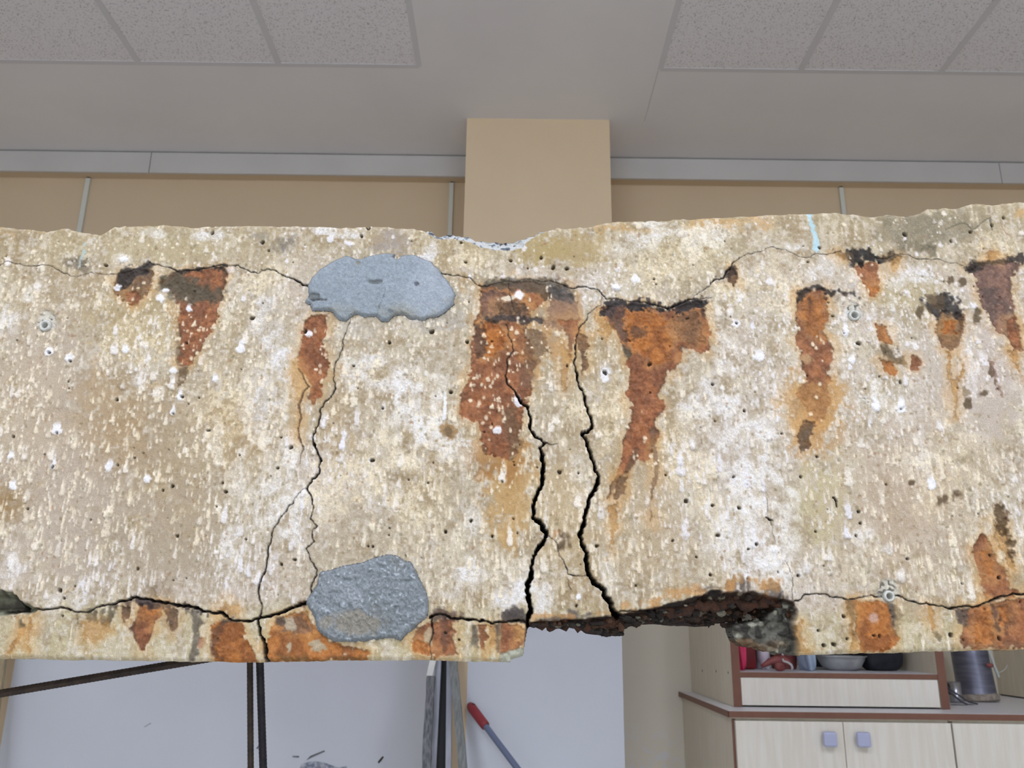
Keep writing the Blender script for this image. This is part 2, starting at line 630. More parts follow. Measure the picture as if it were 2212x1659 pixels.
# brownish and grey areas
for a_ in ((150, 1000, 190, 220, (170, 156, 140), .65), (400, 950, 150, 120, (164, 146, 120), .5), (330, 1180, 200, 90, (168, 155, 138), .6), (60, 760, 90, 80, (182, 170, 156), .6), (15, 1090, 45, 40, (140, 112, 72), .75), (240, 900, 70, 110, (168, 143, 108), .5), (300, 690, 90, 70, (170, 152, 116), .6),
           (520, 960, 70, 80, (160, 136, 100), .55), (720, 900, 50, 100, (172, 150, 116), .45), (430, 1100, 120, 120, (172, 158, 136), .5),
           (1100, 1080, 45, 130, (188, 150, 96), .6), (1080, 990, 60, 40, (150, 108, 66), .6), (1210, 1100, 60, 120, (192, 172, 138), .5),
           (1400, 1100, 90, 140, (178, 160, 132), .55), (1760, 900, 60, 90, (178, 138, 90), .55), (1780, 1090, 70, 90, (186, 174, 140), .8),
           (1960, 1080, 130, 160, (186, 170, 154), .6), (1240, 540, 90, 35, (172, 152, 112), .7), (1160, 540, 60, 30, (170, 152, 110), .6),
           (2140, 830, 60, 120, (190, 178, 168), .7), (1990, 780, 70, 50, (192, 182, 168), .6), (340, 540, 130, 25, (176, 162, 130), .6),
           (1950, 640, 90, 40, (172, 158, 122), .6), (120, 1100, 110, 150, (186, 174, 160), .55), (60, 880, 80, 120, (188, 172, 150), .5)):
    blot(*a_[:4], a_[4], a_[5])
for a_ in ((165, 567, 26, 14, (92, 86, 78), .8), (612, 520, 26, 14, (112, 108, 104), .75), (560, 512, 20, 10, (120, 114, 104), .5),
           (850, 530, 50, 26, (150, 140, 134), .75), (800, 515, 30, 12, (168, 150, 120), .5), (1968, 505, 60, 42, (132, 124, 106), .85),
           (2040, 500, 60, 34, (136, 128, 110), .8), (1990, 535, 36, 14, (96, 90, 74), .6), (2090, 470, 40, 22, (136, 126, 104), .6), (1925, 470, 30, 12, (130, 120, 98), .5),
           (960, 700, 50, 22, (168, 164, 158), .7), (780, 710, 40, 20, (172, 166, 156), .6), (990, 640, 24, 40, (176, 170, 158), .7)):
    blot(*a_[:4], a_[4], a_[5], 1.5, .7, 0, .55)
# orange tint near the top edge
for a_ in ((15, 507, 26, 9, .7), (100, 505, 16, 7, .5), (1330, 492, 46, 8, .8), (1400, 500, 40, 7, .5), (1560, 478, 60, 11, .75), (1640, 480, 34, 16, .65),
           (1500, 488, 30, 8, .5), (1000, 603, 16, 12, .8), (1730, 487, 14, 10, .5), (2206, 462, 12, 8, .8), (1110, 590, 20, 8, .4)):
    blot(*a_[:4], (198, 156, 102), a_[4] * .8, 2.6, .9, 0, .7)

# ---- white lime crusts
WHITE = (226, 223, 222)
white_spots = [(1640, 1080, 42, 95), (1600, 1010, 52, 50), (1700, 1140, 30, 70), (1570, 930, 36, 50), (1600, 1200, 46, 60), (1660, 1220, 30, 40),
               (1690, 1250, 26, 36), (1540, 860, 26, 40), (560, 880, 26, 60), (590, 1060, 34, 70), (630, 1000, 24, 50), (520, 1010, 18, 60),
               (600, 745, 24, 30), (612, 800, 18, 40), (560, 700, 16, 24), (850, 830, 44, 24), (890, 890, 30, 50), (950, 950, 40, 46), (940, 870, 20, 50),
               (800, 780, 24, 14), (1385, 520, 40, 16), (1440, 505, 34, 14), (1330, 540, 30, 14), (1500, 530, 26, 26), (1540, 510, 24, 20), (1285, 600, 18, 20),
               (20, 690, 22, 20), (60, 640, 12, 20), (1770, 580, 22, 24), (1720, 540, 16, 14), (1900, 600, 14, 12), (1940, 610, 18, 14), (1845, 600, 10, 16),
               (1890, 690, 10, 50), (1925, 690, 12, 46), (1860, 840, 10, 26), (1890, 860, 10, 40), (2090, 800, 14, 50), (1970, 590, 40, 16),
               (1130, 1260, 22, 50), (1175, 1300, 16, 30), (1100, 1300, 30, 26), (1010, 1250, 22, 40), (1020, 1120, 12, 26), (1320, 1160, 9, 34), (1310, 1250, 12, 34),
               (1250, 1010, 12, 30), (1275, 1060, 12, 22), (880, 870, 20, 20), (760, 830, 14, 30), (755, 770, 12, 16), (470, 960, 10, 50), (500, 1180, 16, 40),
               (160, 1290, 18, 16), (180, 1270, 10, 18), (30, 1230, 12, 28), (110, 1300, 14, 10), (1500, 720, 20, 40), (1480, 880, 18, 30), (1570, 760, 16, 30),
               (1680, 880, 20, 40), (1650, 940, 24, 50), (640, 1120, 16, 50), (1310, 800, 10, 18), (2000, 1000, 20, 30), (1870, 1160, 26, 14), (1905, 1190, 14, 10),
               (1990, 950, 8, 30), (700, 500, 26, 8), (760, 510, 30, 8), (450, 505, 30, 6), (330, 505, 24, 8), (190, 520, 14, 12), (265, 560, 12, 10), (1405, 484, 36, 6),
               (905, 560, 30, 12), (930, 540, 14, 20), (580, 655, 24, 12), (1280, 700, 10, 14), (1240, 690, 8, 8), (1170, 640, 9, 9), (1040, 650, 14, 8)]
for cx, cy, rx, ry in white_spots:
    t_ = random.random()
    col = (230 - 6 * t_, 226 - 3 * t_, 218 + 8 * t_)
    blot(cx, cy, rx * 1.12, ry * 1.1, col, .62 + .2 * random.random(), 1.9, .5, .7, .5)
for cx, cy, rx, ry in ((1470, 980, 60, 80), (1530, 1080, 30, 80), (700, 1060, 40, 50), (1250, 880, 30, 40), (1320, 900, 30, 80), (1480, 560, 90, 40), (1380, 590, 60, 30), (1680, 630, 50, 60), (560, 600, 50, 30),
                       (480, 900, 60, 90), (800, 1000, 60, 60), (900, 1080, 60, 80), (1580, 620, 40, 50), (300, 740, 80, 50), (2050, 1020, 60, 90), (1010, 560, 40, 20), (2150, 530, 40, 20)):
    blot(cx, cy, rx, ry, (228, 214, 184), .6, 1.8, .5, .4, .7)


# ---- lime drips: small proud teardrops that ran down the face
def drip(u, v, w, L, col, a, h, lean=0.0):
    x0, x1 = int(u - w - 2), int(u + w + 3)
    y0, y1 = int(v - L - 1), int(v + w + 2)
    if x0 < 0 or y0 < 0 or x1 >= W or y1 >= H: return
    sl = (slice(y0, y1), slice(x0, x1))
    gy, gx = np.ogrid[y0:y1, x0:x1]
    t = np.clip((gy - (v - L)) / L, 0, 1)
    hw = w * (0.42 + 0.58 * t)
    dx = np.abs(gx - u + (.4 + .16 * w) * (n6[sl] + m12[sl]) + .3 * n3[sl])
    below = np.maximum(gy - v, 0)
    d = np.sqrt(dx * dx + below * below * 1.3) - hw + (.5 + .22 * w) * (m6[sl] + .7 * n3[sl])
    al = np.clip(.5 - d / (.5 + .12 * w), 0, 1) * np.clip(t * 1.7, 0, 1) ** 1.3
    C[sl] += (np.asarray(col, np.float32) - C[sl]) * (a * al)[..., None]
    HT[sl] += 1.1 * h * np.clip(.5 - d / (0.5 * w + 1), 0, 1) * (0.15 + .85 * t) * np.clip(t * 3, 0, 1)


dens = .78 * np.clip(.55 + .5 * s_mid + .45 * m110 + .25 * n50, .05, 1.3) * (0.25 + .75 * sstep(.03, .16, vv)) * (1 - .8 * sstep(.885, .93, vv))
cool = sstep(-.3, .6, n260 + .6 * m110)


def scatter(n, wr, lr, ar, hr, seed, whiteness=0.0):
    g = np.random.default_rng(seed)
    us = g.uniform(4, W - 4, n); vs = g.uniform(vtop - 60, vbot + 40, n)
    ws = g.uniform(*wr, n); ls = g.uniform(*lr, n); al = g.uniform(*ar, n); hs = g.uniform(*hr, n)
    pr_ = g.uniform(0, 1, n); tt = g.uniform(0, 1, n)
    for k in range(n):
        iu, iv = int(us[k]), int(min(max(vs[k], 0), H - 1))
        if pr_[k] > dens[iv, iu]: continue
        c = cool[iv, iu]
        q = min(1, max(0, .6 * c + .7 * (tt[k] - .5) + whiteness))
        col = (229 - 6 * q, 217 + 4 * q, 194 + 32 * q)
        vn = min(1, max(0, vv[iv, 0]))
        drip(us[k], vs[k], ws[k] * (1.1 - .3 * vn), ws[k] * 1.1 + ls[k] * (.45 + 1.2 * vn), col, al[k], hs[k])


scatter(27000, (1.0, 2.7), (2, 14), (.4, .95), (.25, .65), 1)
scatter(5600, (2.2, 5.0), (4, 28), (.4, .9), (.4, 1.0), 2)
scatter(1000, (4, 7.5), (6, 34), (.45, .9), (.6, 1.5), 3, .1)
scatter(210, (6, 10), (8, 40), (.7, .95), (.7, 1.6), 4, .35)
# brown flecks that paint the shade between the drips
gq = np.random.default_rng(9)
for k in range(5200):
    drip(gq.uniform(5, W - 5), gq.uniform(vtop - 20, vbot), gq.uniform(1.2, 3.4), gq.uniform(2, 10), (138 + gq.uniform(-16, 20), 120, 92), gq.uniform(.2, .55), -.15)

C[:] = (C - 186) * 1.12 + 182
blot(1165, 700, 55, 60, (156, 134, 106), .6, 1.4, .6)
blot(1215, 690, 40, 50, (150, 128, 104), .55, 1.4, .6)
# ---- rust
PAL = {'orange': ((170, 106, 52), (132, 80, 42)), 'red': ((150, 95, 61), (116, 73, 49)), 'brown': ((118, 86, 58), (86, 66, 50)), 'ochre': ((182, 142, 88), (158, 116, 68)),
       'purple': ((124, 92, 78), (94, 74, 66))}


def rust(pts, pal, a=.95, amp=3.0, edge=.6, h=-.7, halo=.35, soft=1.6):
    sl, d = sdf(pts, 46)
    d = d + amp * ROUGHN[sl] * 2
    c1, c2 = PAL[pal]
    if halo:
        mixc(sl, (196, 150, 92), halo * sstep(26, 0, d + 9 * n25[sl] + 6 * s_fine[sl]))
    al = a * sstep(soft, -soft, d)
    t = sstep(-.6, .6, .8 * n25[sl] + .5 * m12[sl] + .4 * n6[sl])[..., None]
    col = np.asarray(c1, np.float32) * (1 - t) + np.asarray(c2, np.float32) * t
    col = col + (12 * n3[sl] + 10 * m6[sl])[..., None]
    C[sl] += (col - C[sl]) * al[..., None]
    if edge:
        mixc(sl, (74, 54, 42), edge * np.exp(-(d / 2.2) ** 2) * sstep(-.3, .5, m25[sl] + .5 * n12[sl]))
    HT[sl] = HT[sl] * (1 - .55 * al) + al * (h + .5 * n12[sl] + .45 * m6[sl] + .35 * n3[sl])
    HT[sl] += .5 * sstep(7, 0, np.abs(d - 3)) * (a > .6)


def dark(pts, a=.85, col=(52, 46, 42), amp=5.0, soft=4.0, h=-.2):
    sl, d = sdf(pts, 24, 1.4)
    d = d + amp * (n12[sl] + .8 * m6[sl] + .6 * n25[sl] + .5 * n3[sl])
    al = a * sstep(soft, -soft, d)
    cc = np.asarray(col, np.float32) + (10 * n6[sl] + 12 * m12[sl])[..., None]
    C[sl] += (cc - C[sl]) * al[..., None]
    HT[sl] += al * (h + .35 * n6[sl] + .3 * n3[sl])


rust(cA([(860, 470), (960, 450), (1090, 440), (1095, 490), (1050, 620), (980, 690), (900, 680), (830, 600), (815, 520)]), 'brown', .85, 4, .3)
rust(cA([(900, 600), (1010, 590), (1000, 680), (920, 680)]), 'red', .8, 3, 0)
rust(cA([(1270, 450), (1600, 420), (1625, 480), (1580, 660), (1540, 800), (1500, 900), (1440, 1000), (1380, 1110), (1310, 1130), (1285, 1060), (1290, 850), (1280, 700), (1230, 600), (1150, 520)]), 'red', .93)
dark(cA([(1150, 500), (1280, 440), (1500, 560), (1600, 600), (1560, 660), (1400, 690), (1250, 650), (1150, 580)]), .86, (82, 77, 63), 9, 12)
dark(cA([(860, 470), (900, 420), (1000, 420), (1070, 370), (1110, 400), (1080, 450), (1020, 480), (940, 540), (850, 580), (815, 540)]), .9)
dark(cA([(1250, 440), (1300, 430), (1400, 425), (1500, 420), (1590, 395), (1620, 420), (1500, 445), (1300, 465)]), .85)
dark(cA([(1590, 420), (1625, 440), (1610, 560), (1590, 560)]), .6, (70, 58, 48), 3)
dark(cA([(1290, 1130), (1340, 1130), (1310, 1230), (1280, 1310), (1265, 1290)]), .7, (88, 70, 50), 4)
dark(cA([(1265, 900), (1290, 900), (1290, 1120), (1262, 1060)]), .5, (80, 64, 46), 3)
rust(cB([(440, 765), (555, 765), (545, 900), (520, 950), (550, 1050), (570, 1120), (540, 1200), (500, 1240), (510, 1330), (460, 1390), (420, 1360), (440, 1290), (400, 1200), (350, 1150), (345, 1070), (370, 960), (380, 850)]), 'red')
rust(cB([(300, 1100), (345, 1100), (400, 1250), (360, 1400), (380, 1500), (350, 1658), (330, 1658), (340, 1400), (300, 1250)]), 'ochre', .45, 3, 0, -.1)
# big stain left of the centre cracks
rust([(1034, 619), (1037, 661), (1028, 691), (1022, 721), (1022, 766), (1010, 827), (998, 851), (992, 896), (1010, 902), (1034, 911), (1040, 950), (1055, 985), (1085, 990), (1110, 975), (1125, 940), (1130, 890), (1145, 850), (1150, 800), (1150, 760), (1140, 720), (1140, 690), (1170, 650), (1190, 640), (1180, 618), (1150, 608), (1100, 610), (1070, 616)], 'red', .93, 4)
rust([(1130, 700), (1180, 720), (1185, 760), (1150, 800), (1130, 780)], 'brown', .6, 6, 0, -.2)
rust([(1035, 630), (1080, 625), (1130, 655), (1150, 690), (1090, 690), (1040, 690)], 'purple', .8, 5, 0)
rust([(1070, 652), (1130, 655), (1150, 680), (1080, 682)], 'brown', .85, 4, 0, -.2)
rust([(1048, 692), (1070, 692), (1088, 720), (1092, 752), (1075, 772), (1048, 765), (1046, 720)], 'orange', .95, 3, .0)
rust([(1180, 612), (1230, 622), (1245, 670), (1250, 700), (1215, 720), (1180, 700), (1185, 650)], 'purple', .6, 6, 0, -.2)
rust([(1205, 690), (1248, 690), (1240, 740), (1232, 770), (1226, 730)], 'red', .75, 4, .3)
rust([(1248, 720), (1268, 725), (1262, 770), (1270, 790), (1258, 810), (1250, 760)], 'brown', .85, 3, .3)
rust([(1215, 740), (1232, 760), (1228, 830), (1218, 850), (1212, 790)], 'ochre', .6, 3, .2)
dark([(1040, 605), (1100, 600), (1200, 602), (1240, 625), (1240, 640), (1200, 632), (1150, 625), (1100, 625), (1045, 628)], .75, (78, 72, 62), 6, 6)
dark([(1045, 690), (1060, 684), (1100, 680), (1170, 688), (1165, 698), (1110, 700), (1060, 702)], .85, (58, 52, 50), 5)
dark([(1025, 700), (1045, 695), (1048, 760), (1030, 770)], .7, (74, 56, 46), 4)
dark([(1185, 612), (1215, 618), (1240, 640), (1225, 650), (1190, 640)], .7, (74, 72, 70), 4, 6)
dark([(1120, 790), (1150, 780), (1152, 830), (1130, 850)], .5, (104, 84, 70), 6, 8)
dark([(1085, 880), (1120, 880), (1128, 960), (1100, 985), (1088, 940)], .6, (104, 84, 62), 6, 8)
blot(1098, 645, 22, 7, (226, 214, 190), .85, .9, .3, .5)
blot(1122, 638, 10, 10, (236, 234, 236), .95, .6, .3, .6)
# big stain right of the cracks
rust([(1300, 664), (1342, 655), (1399, 660), (1442, 672), (1487, 655), (1514, 648), (1523, 679), (1532, 715), (1532, 752), (1523, 764), (1475, 752), (1469, 782), (1460, 800), (1445, 803), (1433, 830), (1421, 857), (1436, 878), (1430, 899), (1421, 905), (1415, 918), (1421, 942), (1409, 972), (1402, 990), (1393, 999), (1378, 990), (1369, 1002), (1350, 1020), (1330, 1040), (1345, 972), (1354, 930), (1365, 900), (1366, 872), (1351, 848), (1357, 836), (1360, 809), (1348, 788), (1360, 770), (1345, 745), (1330, 715), (1309, 691)], 'red', .96, 3, .75)
rust([(1352, 672), (1400, 668), (1440, 690), (1455, 740), (1450, 780), (1420, 790), (1385, 770), (1360, 740)], 'orange', .85, 8, 0, -.3)
rust([(1455, 690), (1505, 670), (1522, 730), (1500, 750), (1465, 735)], 'brown', .55, 7, 0, -.2)
rust([(1290, 665), (1310, 690), (1325, 715), (1310, 725), (1285, 700)], 'ochre', .7, 6, 0, -.2)
dark([(1295, 672), (1309, 655), (1342, 648), (1399, 652), (1430, 664), (1463, 656), (1487, 645), (1516, 642), (1520, 660), (1480, 672), (1442, 680), (1400, 668), (1360, 668), (1330, 672), (1310, 680)], .93, (48, 44, 44), 9, 5, -.5)
dark([(1310, 668), (1345, 662), (1352, 720), (1350, 745), (1336, 715), (1318, 690)], .7, (78, 62, 56), 6, 6)
dark([(1340, 735), (1352, 745), (1366, 768), (1358, 775), (1345, 752)], .75, (72, 70, 62), 3)
dark([(1368, 705), (1390, 705), (1392, 725), (1370, 730)], .6, (74, 56, 46), 5)
dark([(1512, 662), (1522, 662), (1526, 690), (1516, 685)], .7, (64, 50, 42), 3)
dark([(1360, 985), (1380, 970), (1372, 1002), (1345, 1035), (1340, 1060), (1332, 1055), (1345, 1020)], .7, (86, 66, 50), 3)
dark([(1400, 920), (1416, 925), (1412, 965), (1402, 975)], .6, (92, 72, 56), 3)
rust([(1318, 1045), (1330, 1035), (1335, 1050), (1318, 1075), (1310, 1075)], 'brown', .8, 3, .2)
rust([(1338, 1030), (1352, 1030), (1350, 1060), (1336, 1085), (1325, 1082), (1334, 1055)], 'brown', .75, 3, .2)
rust([(1316, 1092), (1336, 1090), (1334, 1130), (1322, 1190), (1318, 1150)], 'ochre', .75, 4, .2, -.2)
rust([(1408, 960), (1418, 965), (1422, 1010), (1420, 1050), (1412, 1060), (1408, 1110), (1405, 1130), (1404, 1080), (1412, 1020)], 'brown', .55, 2, .1, -.1)
rust([(1575, 577), (1592, 580), (1594, 610), (1584, 618), (1573, 605)], 'brown', .9, 3, .3)
dark([(1545, 600), (1565, 598), (1578, 572), (1592, 570), (1590, 590), (1575, 600), (1560, 608)], .75, (54, 44, 38), 4)
# right hand side
rust([(1729, 628), (1783, 622), (1786, 649), (1789, 691), (1777, 709), (1789, 733), (1801, 749), (1798, 776), (1789, 812), (1786, 842), (1795, 870), (1785, 900), (1765, 915), (1745, 910), (1738, 880), (1720, 850), (1741, 824), (1732, 797), (1732, 758), (1716, 740), (1725, 709), (1719, 691), (1725, 652)], 'red', .9, 3, .5)
rust([(1732, 640), (1780, 640), (1782, 700), (1770, 730), (1735, 720)], 'orange', .6, 7, 0, -.3)
rust([(1690, 850), (1740, 830), (1800, 830), (1805, 900), (1770, 960), (1720, 950)], 'ochre', .4, 10, 0, -.1)
rust(cH([(330, 60), (380, 20), (430, 40), (420, 160), (390, 230), (350, 240), (320, 150)]), 'brown', .85, 3, .2)
dark(cH([(340, 70), (410, 60), (415, 140), (370, 180), (335, 140)]), .6, (98, 84, 64), 4, 6)
blot(1745, 777, 14, 12, (176, 142, 104), .9, .8, .3, .3)
dark(cD([(350, 690), (430, 655), (520, 655), (560, 680), (640, 685), (720, 700), (800, 740), (790, 755), (700, 725), (600, 705), (545, 740), (520, 690), (430, 690), (375, 730), (370, 800), (345, 780)]), .88, (50, 44, 40), 4)
dark(cD([(330, 880), (350, 880), (345, 960), (325, 950)]), .7, (64, 54, 46), 3)
dark(cD([(415, 740), (430, 740), (445, 850), (430, 850)]), .7, (66, 46, 36), 2)
dark(cD([(590, 720), (660, 720), (640, 760), (600, 780)]), .5, (110, 92, 70), 4, 6)
rust(cD([(770, 490), (910, 490), (915, 640), (905, 750), (850, 730), (810, 640), (770, 580), (740, 520)]), 'red', .9)
rust(cD([(840, 660), (910, 660), (905, 740), (850, 720)]), 'orange', .8, 3, 0)
dark(cD([(600, 400), (650, 420), (690, 410), (740, 395), (860, 400), (930, 440), (1000, 415), (1060, 430), (1040, 480), (980, 490), (940, 475), (860, 480), (780, 500), (730, 520), (700, 470), (650, 440)]), .95, (46, 42, 38), 6, 4, -.4)
dark(cD([(690, 480), (740, 500), (740, 540), (710, 530)]), .7, (60, 50, 42), 4)
rust(cD([(640, 400), (690, 440), (680, 470), (600, 420)]), 'ochre', .6, 3, 0, 0)
rust(cD([(1000, 480), (1060, 440), (1050, 520), (1010, 560)]), 'ochre', .7, 4, .2, 0)
rust(cD([(1370, 830), (1530, 860), (1530, 980), (1500, 1060), (1440, 1130), (1370, 1100), (1330, 960)]), 'brown', .9)
rust(cD([(1390, 900), (1490, 900), (1480, 1000), (1390, 990)]), 'orange', .85, 5, 0)
dark(cD([(1230, 760), (1320, 800), (1350, 740), (1380, 700), (1440, 730), (1490, 740), (1480, 800), (1530, 840), (1520, 890), (1440, 880), (1380, 820), (1340, 890), (1290, 820)]), .9, (50, 46, 44), 6, 5)
dark(cD([(1500, 860), (1535, 880), (1530, 960), (1510, 990)]), .6, (90, 62, 40), 4)
rust(cD([(1400, 1130), (1450, 1140), (1440, 1250), (1430, 1320), (1480, 1330), (1530, 1200), (1540, 1240), (1500, 1330), (1490, 1450), (1480, 1600), (1460, 1600), (1470, 1450), (1420, 1300)]), 'ochre', .75, 3, .3, -.1)
dark(cD([(1530, 1380), (1570, 1400), (1550, 1470), (1530, 1440)]), .6, (112, 94, 66), 4)
rust(cD([(1560, 540), (1680, 480), (1870, 470), (1940, 500), (1870, 600), (1880, 750), (1900, 870), (1940, 1060), (1960, 1140), (1890, 1130), (1850, 1030), (1770, 980), (1690, 850), (1640, 700), (1620, 600)]), 'purple', .92)
rust(cD([(1840, 900), (1900, 880), (1950, 1120), (1890, 1120), (1850, 1010)]), 'red', .85, 3, .3)
rust(cD([(1860, 1130), (1920, 1130), (1930, 1290), (1900, 1250)]), 'ochre', .7, 4, .3)
dark(cD([(1530, 540), (1590, 480), (1640, 490), (1680, 480), (1840, 450), (1900, 435), (1964, 400), (1990, 480), (1930, 500), (1850, 470), (1700, 500), (1620, 560), (1560, 570)]), .9, (50, 44, 40), 5, 4, -.4)
dark(cD([(1680, 700), (1780, 680), (1800, 780), (1740, 830), (1690, 770)]), .65, (78, 66, 62), 8, 9)
dark(cD([(1580, 460), (1640, 450), (1640, 490), (1590, 490)]), .7, (58, 50, 42), 4)
rust(cD([(1700, 390), (1780, 420), (1770, 470), (1690, 470)]), 'ochre', .85, 4, .2, 0)
rust(cD([(900, 940), (960, 930), (1015, 1060), (1000, 1090), (920, 1060)]), 'orange', .8, 4, .3)
dark(cD([(930, 1080), (1000, 1080), (1040, 1130), (1100, 1180), (1130, 1220), (1050, 1220), (980, 1190), (940, 1140)]), .75, (84, 70, 48), 7, 6)
rust(cD([(930, 1180), (1030, 1215), (1045, 1310), (990, 1280)]), 'orange', .85, 3, .3)
rust(cD([(1160, 1150), (1200, 1160), (1225, 1210), (1200, 1270), (1160, 1250)]), 'red', .85, 3, .3)
for x_, y_, rx_, ry_ in ((1180, 640, 10, 8), (2050, 605, 6, 8), (2080, 610, 7, 9), (2020, 650, 14, 14), (1985, 672, 6, 10), (2110, 680, 8, 16), (2125, 850, 8, 9), (2090, 870, 7, 10), (2072, 1070, 14, 9), (2040, 1080, 8, 8),
                         (1970, 1042, 8, 5), (1212, 1165, 15, 16), (2140, 800, 4, 18), (2150, 830, 3, 14)):
    blot(x_, y_, rx_, ry_, (84, 68, 48), .8, 1.3, .5, -.3)
blot(1200, 1158, 10, 12, (160, 104, 58), .6, 1.2)
blot(973, 925, 15, 15, (146, 112, 70), .85, .8, .3)
blot(970, 930, 7, 9, (92, 78, 58), .6, 1)
dark(cD([(1715, 1180), (1735, 1190), (1780, 1340), (1810, 1450), (1800, 1460), (1760, 1350)]), .6, (112, 78, 60), 4, 3)
# lower right
rust([(2122, 1150), (2144, 1178), (2150, 1213), (2176, 1235), (2178, 1267), (2205, 1278), (2190, 1292), (2138, 1300), (2128, 1280), (2115, 1240), (2105, 1210), (2104, 1180)], 'red', .93, 3, .4)
rust([(2120, 1190), (2140, 1190), (2145, 1240), (2125, 1240)], 'orange', .6, 5, 0)
rust([(2146, 1120), (2170, 1140), (2188, 1200), (2190, 1230), (2176, 1225), (2160, 1180)], 'ochre', .75, 5, .3)
dark(cH([(1650, 580), (1690, 580), (1700, 680), (1740, 740), (1780, 880), (1780, 980), (1750, 940), (1720, 820), (1660, 740), (1640, 690)]), .85, (78, 60, 38), 7, 5)
dark(cH([(1720, 620), (1750, 640), (1740, 690), (1720, 680)]), .7, (92, 66, 46), 4)
rust([(2080, 1316), (2140, 1304), (2216, 1290), (2300, 1290), (2300, 1402), (2080, 1402), (2077, 1380), (2085, 1350)], 'red', .95, 3, .4)
rust([(2105, 1318), (2140, 1310), (2145, 1390), (2110, 1395)], 'orange', .75, 5, 0)
rust([(2155, 1310), (2180, 1306), (2180, 1345), (2158, 1350)], 'orange', .8, 3, .4)
dark([(2068, 1318), (2092, 1312), (2088, 1350), (2072, 1345)], .8, (74, 64, 60), 4)
dark([(2140, 1300), (2155, 1296), (2156, 1360), (2146, 1352)], .7, (74, 54, 46), 4)
dark([(2170, 1340), (2184, 1340), (2182, 1372), (2174, 1372)], .5, (84, 58, 46), 4)
dark([(2090, 1392), (2212, 1388), (2212, 1402), (2090, 1404)], .5, (120, 90, 66), 6, 5)
rust([(1844, 1297), (1920, 1300), (1927, 1347), (1939, 1386), (1920, 1405), (1860, 1407), (1850, 1363), (1850, 1322)], 'orange', .93, 3, .7)
rust([(1829, 1302), (1846, 1302), (1847, 1330), (1850, 1405), (1836, 1405), (1838, 1350)], 'ochre', .8, 3, .2, -.2)
dark([(1832, 1300), (1848, 1302), (1850, 1360), (1842, 1380), (1840, 1340), (1830, 1322)], .55, (108, 86, 60), 4)
dark([(1918, 1303), (1926, 1303), (1934, 1350), (1928, 1352)], .8, (62, 58, 58), 3)
dark([(1928, 1310), (1944, 1320), (1945, 1350), (1930, 1365)], .45, (128, 108, 80), 6, 8)
dark([(1850, 1375), (1880, 1372), (1910, 1378), (1915, 1400), (1870, 1404)], .5, (110, 62, 32), 6, 5)
rust([(2006, 1306), (2014, 1308), (2018, 1362), (2010, 1364)], 'ochre', .8, 2, .1, 0)
dark([(2002, 1362), (2022, 1365), (2034, 1376), (2030, 1384), (2018, 1372)], .7, (100, 88, 60), 4, 3)
blot(1886, 1333, 9, 8, (190, 160, 150), .8, .8)
rust([(1716, 1345), (1730, 1340), (1735, 1385), (1740, 1408), (1718, 1406)], 'ochre', .7, 5, .2, 0)
# lower left cover
rust([(295, 1308), (356, 1302), (345, 1335), (332, 1352), (326, 1370), (319, 1391), (313, 1412), (298, 1412), (295, 1388), (283, 1361), (292, 1343)], 'red', .95, 2.5, .75)
rust([(300, 1312), (345, 1306), (325, 1345), (300, 1345)], 'orange', .6, 4, 0)
dark([(280, 1296), (300, 1288), (330, 1296), (400, 1310), (440, 1320), (436, 1330), (380, 1314), (330, 1308), (300, 1310), (270, 1312), (240, 1312)], .85, (58, 50, 52), 6, 4)
dark([(320, 1270), (345, 1255), (366, 1272), (360, 1286), (330, 1288)], .5, (120, 100, 76), 6, 8)
for x_, y0_, y1_, w_ in ((171, 1322, 1352, 3), (192, 1318, 1340, 5), (206, 1316, 1342, 5), (222, 1314, 1348, 6), (236, 1310, 1345, 6), (248, 1308, 1320, 6), (228, 1340, 1352, 10)):
    dark([(x_ - w_, y0_), (x_ + w_, y0_), (x_ + w_ * .6, y1_), (x_ - w_ * .6, y1_)], .75, (78, 70, 54), 3, 3)
rust([(178, 1345), (232, 1345), (235, 1362), (205, 1392), (180, 1380)], 'ochre', .55, 5, 0, 0)
rust([(257, 1312), (280, 1310), (278, 1335), (270, 1345), (262, 1335)], 'brown', .85, 2.5, .4)
rust([(358, 1312), (386, 1316), (386, 1360), (378, 1368), (366, 1350)], 'brown', .8, 3, .4)
dark([(412, 1314), (432, 1320), (432, 1350), (424, 1365), (430, 1385), (420, 1424), (408, 1424), (416, 1390), (412, 1350)], .75, (88, 80, 70), 4, 3)
blot(432, 1385, 6, 12, (160, 112, 84), .7, .8)
rust([(452, 1350), (482, 1338), (524, 1346), (528, 1382), (549, 1403), (556, 1434), (464, 1434), (458, 1397)], 'orange', .95, 3, .5)
dark([(455, 1350), (478, 1344), (478, 1370), (466, 1400), (470, 1420), (460, 1420), (456, 1390)], .7, (88, 60, 42), 5, 5)
dark([(470, 1335), (500, 1328), (520, 1336), (515, 1346), (480, 1348)], .75, (66, 58, 56), 5)
rust([(472, 1318), (490, 1300), (510, 1310), (520, 1330), (490, 1330)], 'ochre', .6, 5, .1, 0)
rust([(45, 1350), (58, 1358), (45, 1380), (32, 1400), (24, 1418), (18, 1412), (28, 1388), (40, 1372)], 'ochre', .9, 2, .1, 0)
rust([(62, 1335), (74, 1332), (68, 1360), (64, 1390), (70, 1412), (62, 1414), (58, 1388), (60, 1360)], 'ochre', .8, 2, .1, 0)
dark([(42, 1338), (50, 1336), (50, 1352), (42, 1352)], .7, (84, 74, 56), 2)
rust([(579, 1364), (600, 1334), (640, 1322), (664, 1322), (682, 1352), (712, 1382), (753, 1400), (796, 1409), (790, 1432), (579, 1432)], 'orange', .92, 4, .4)
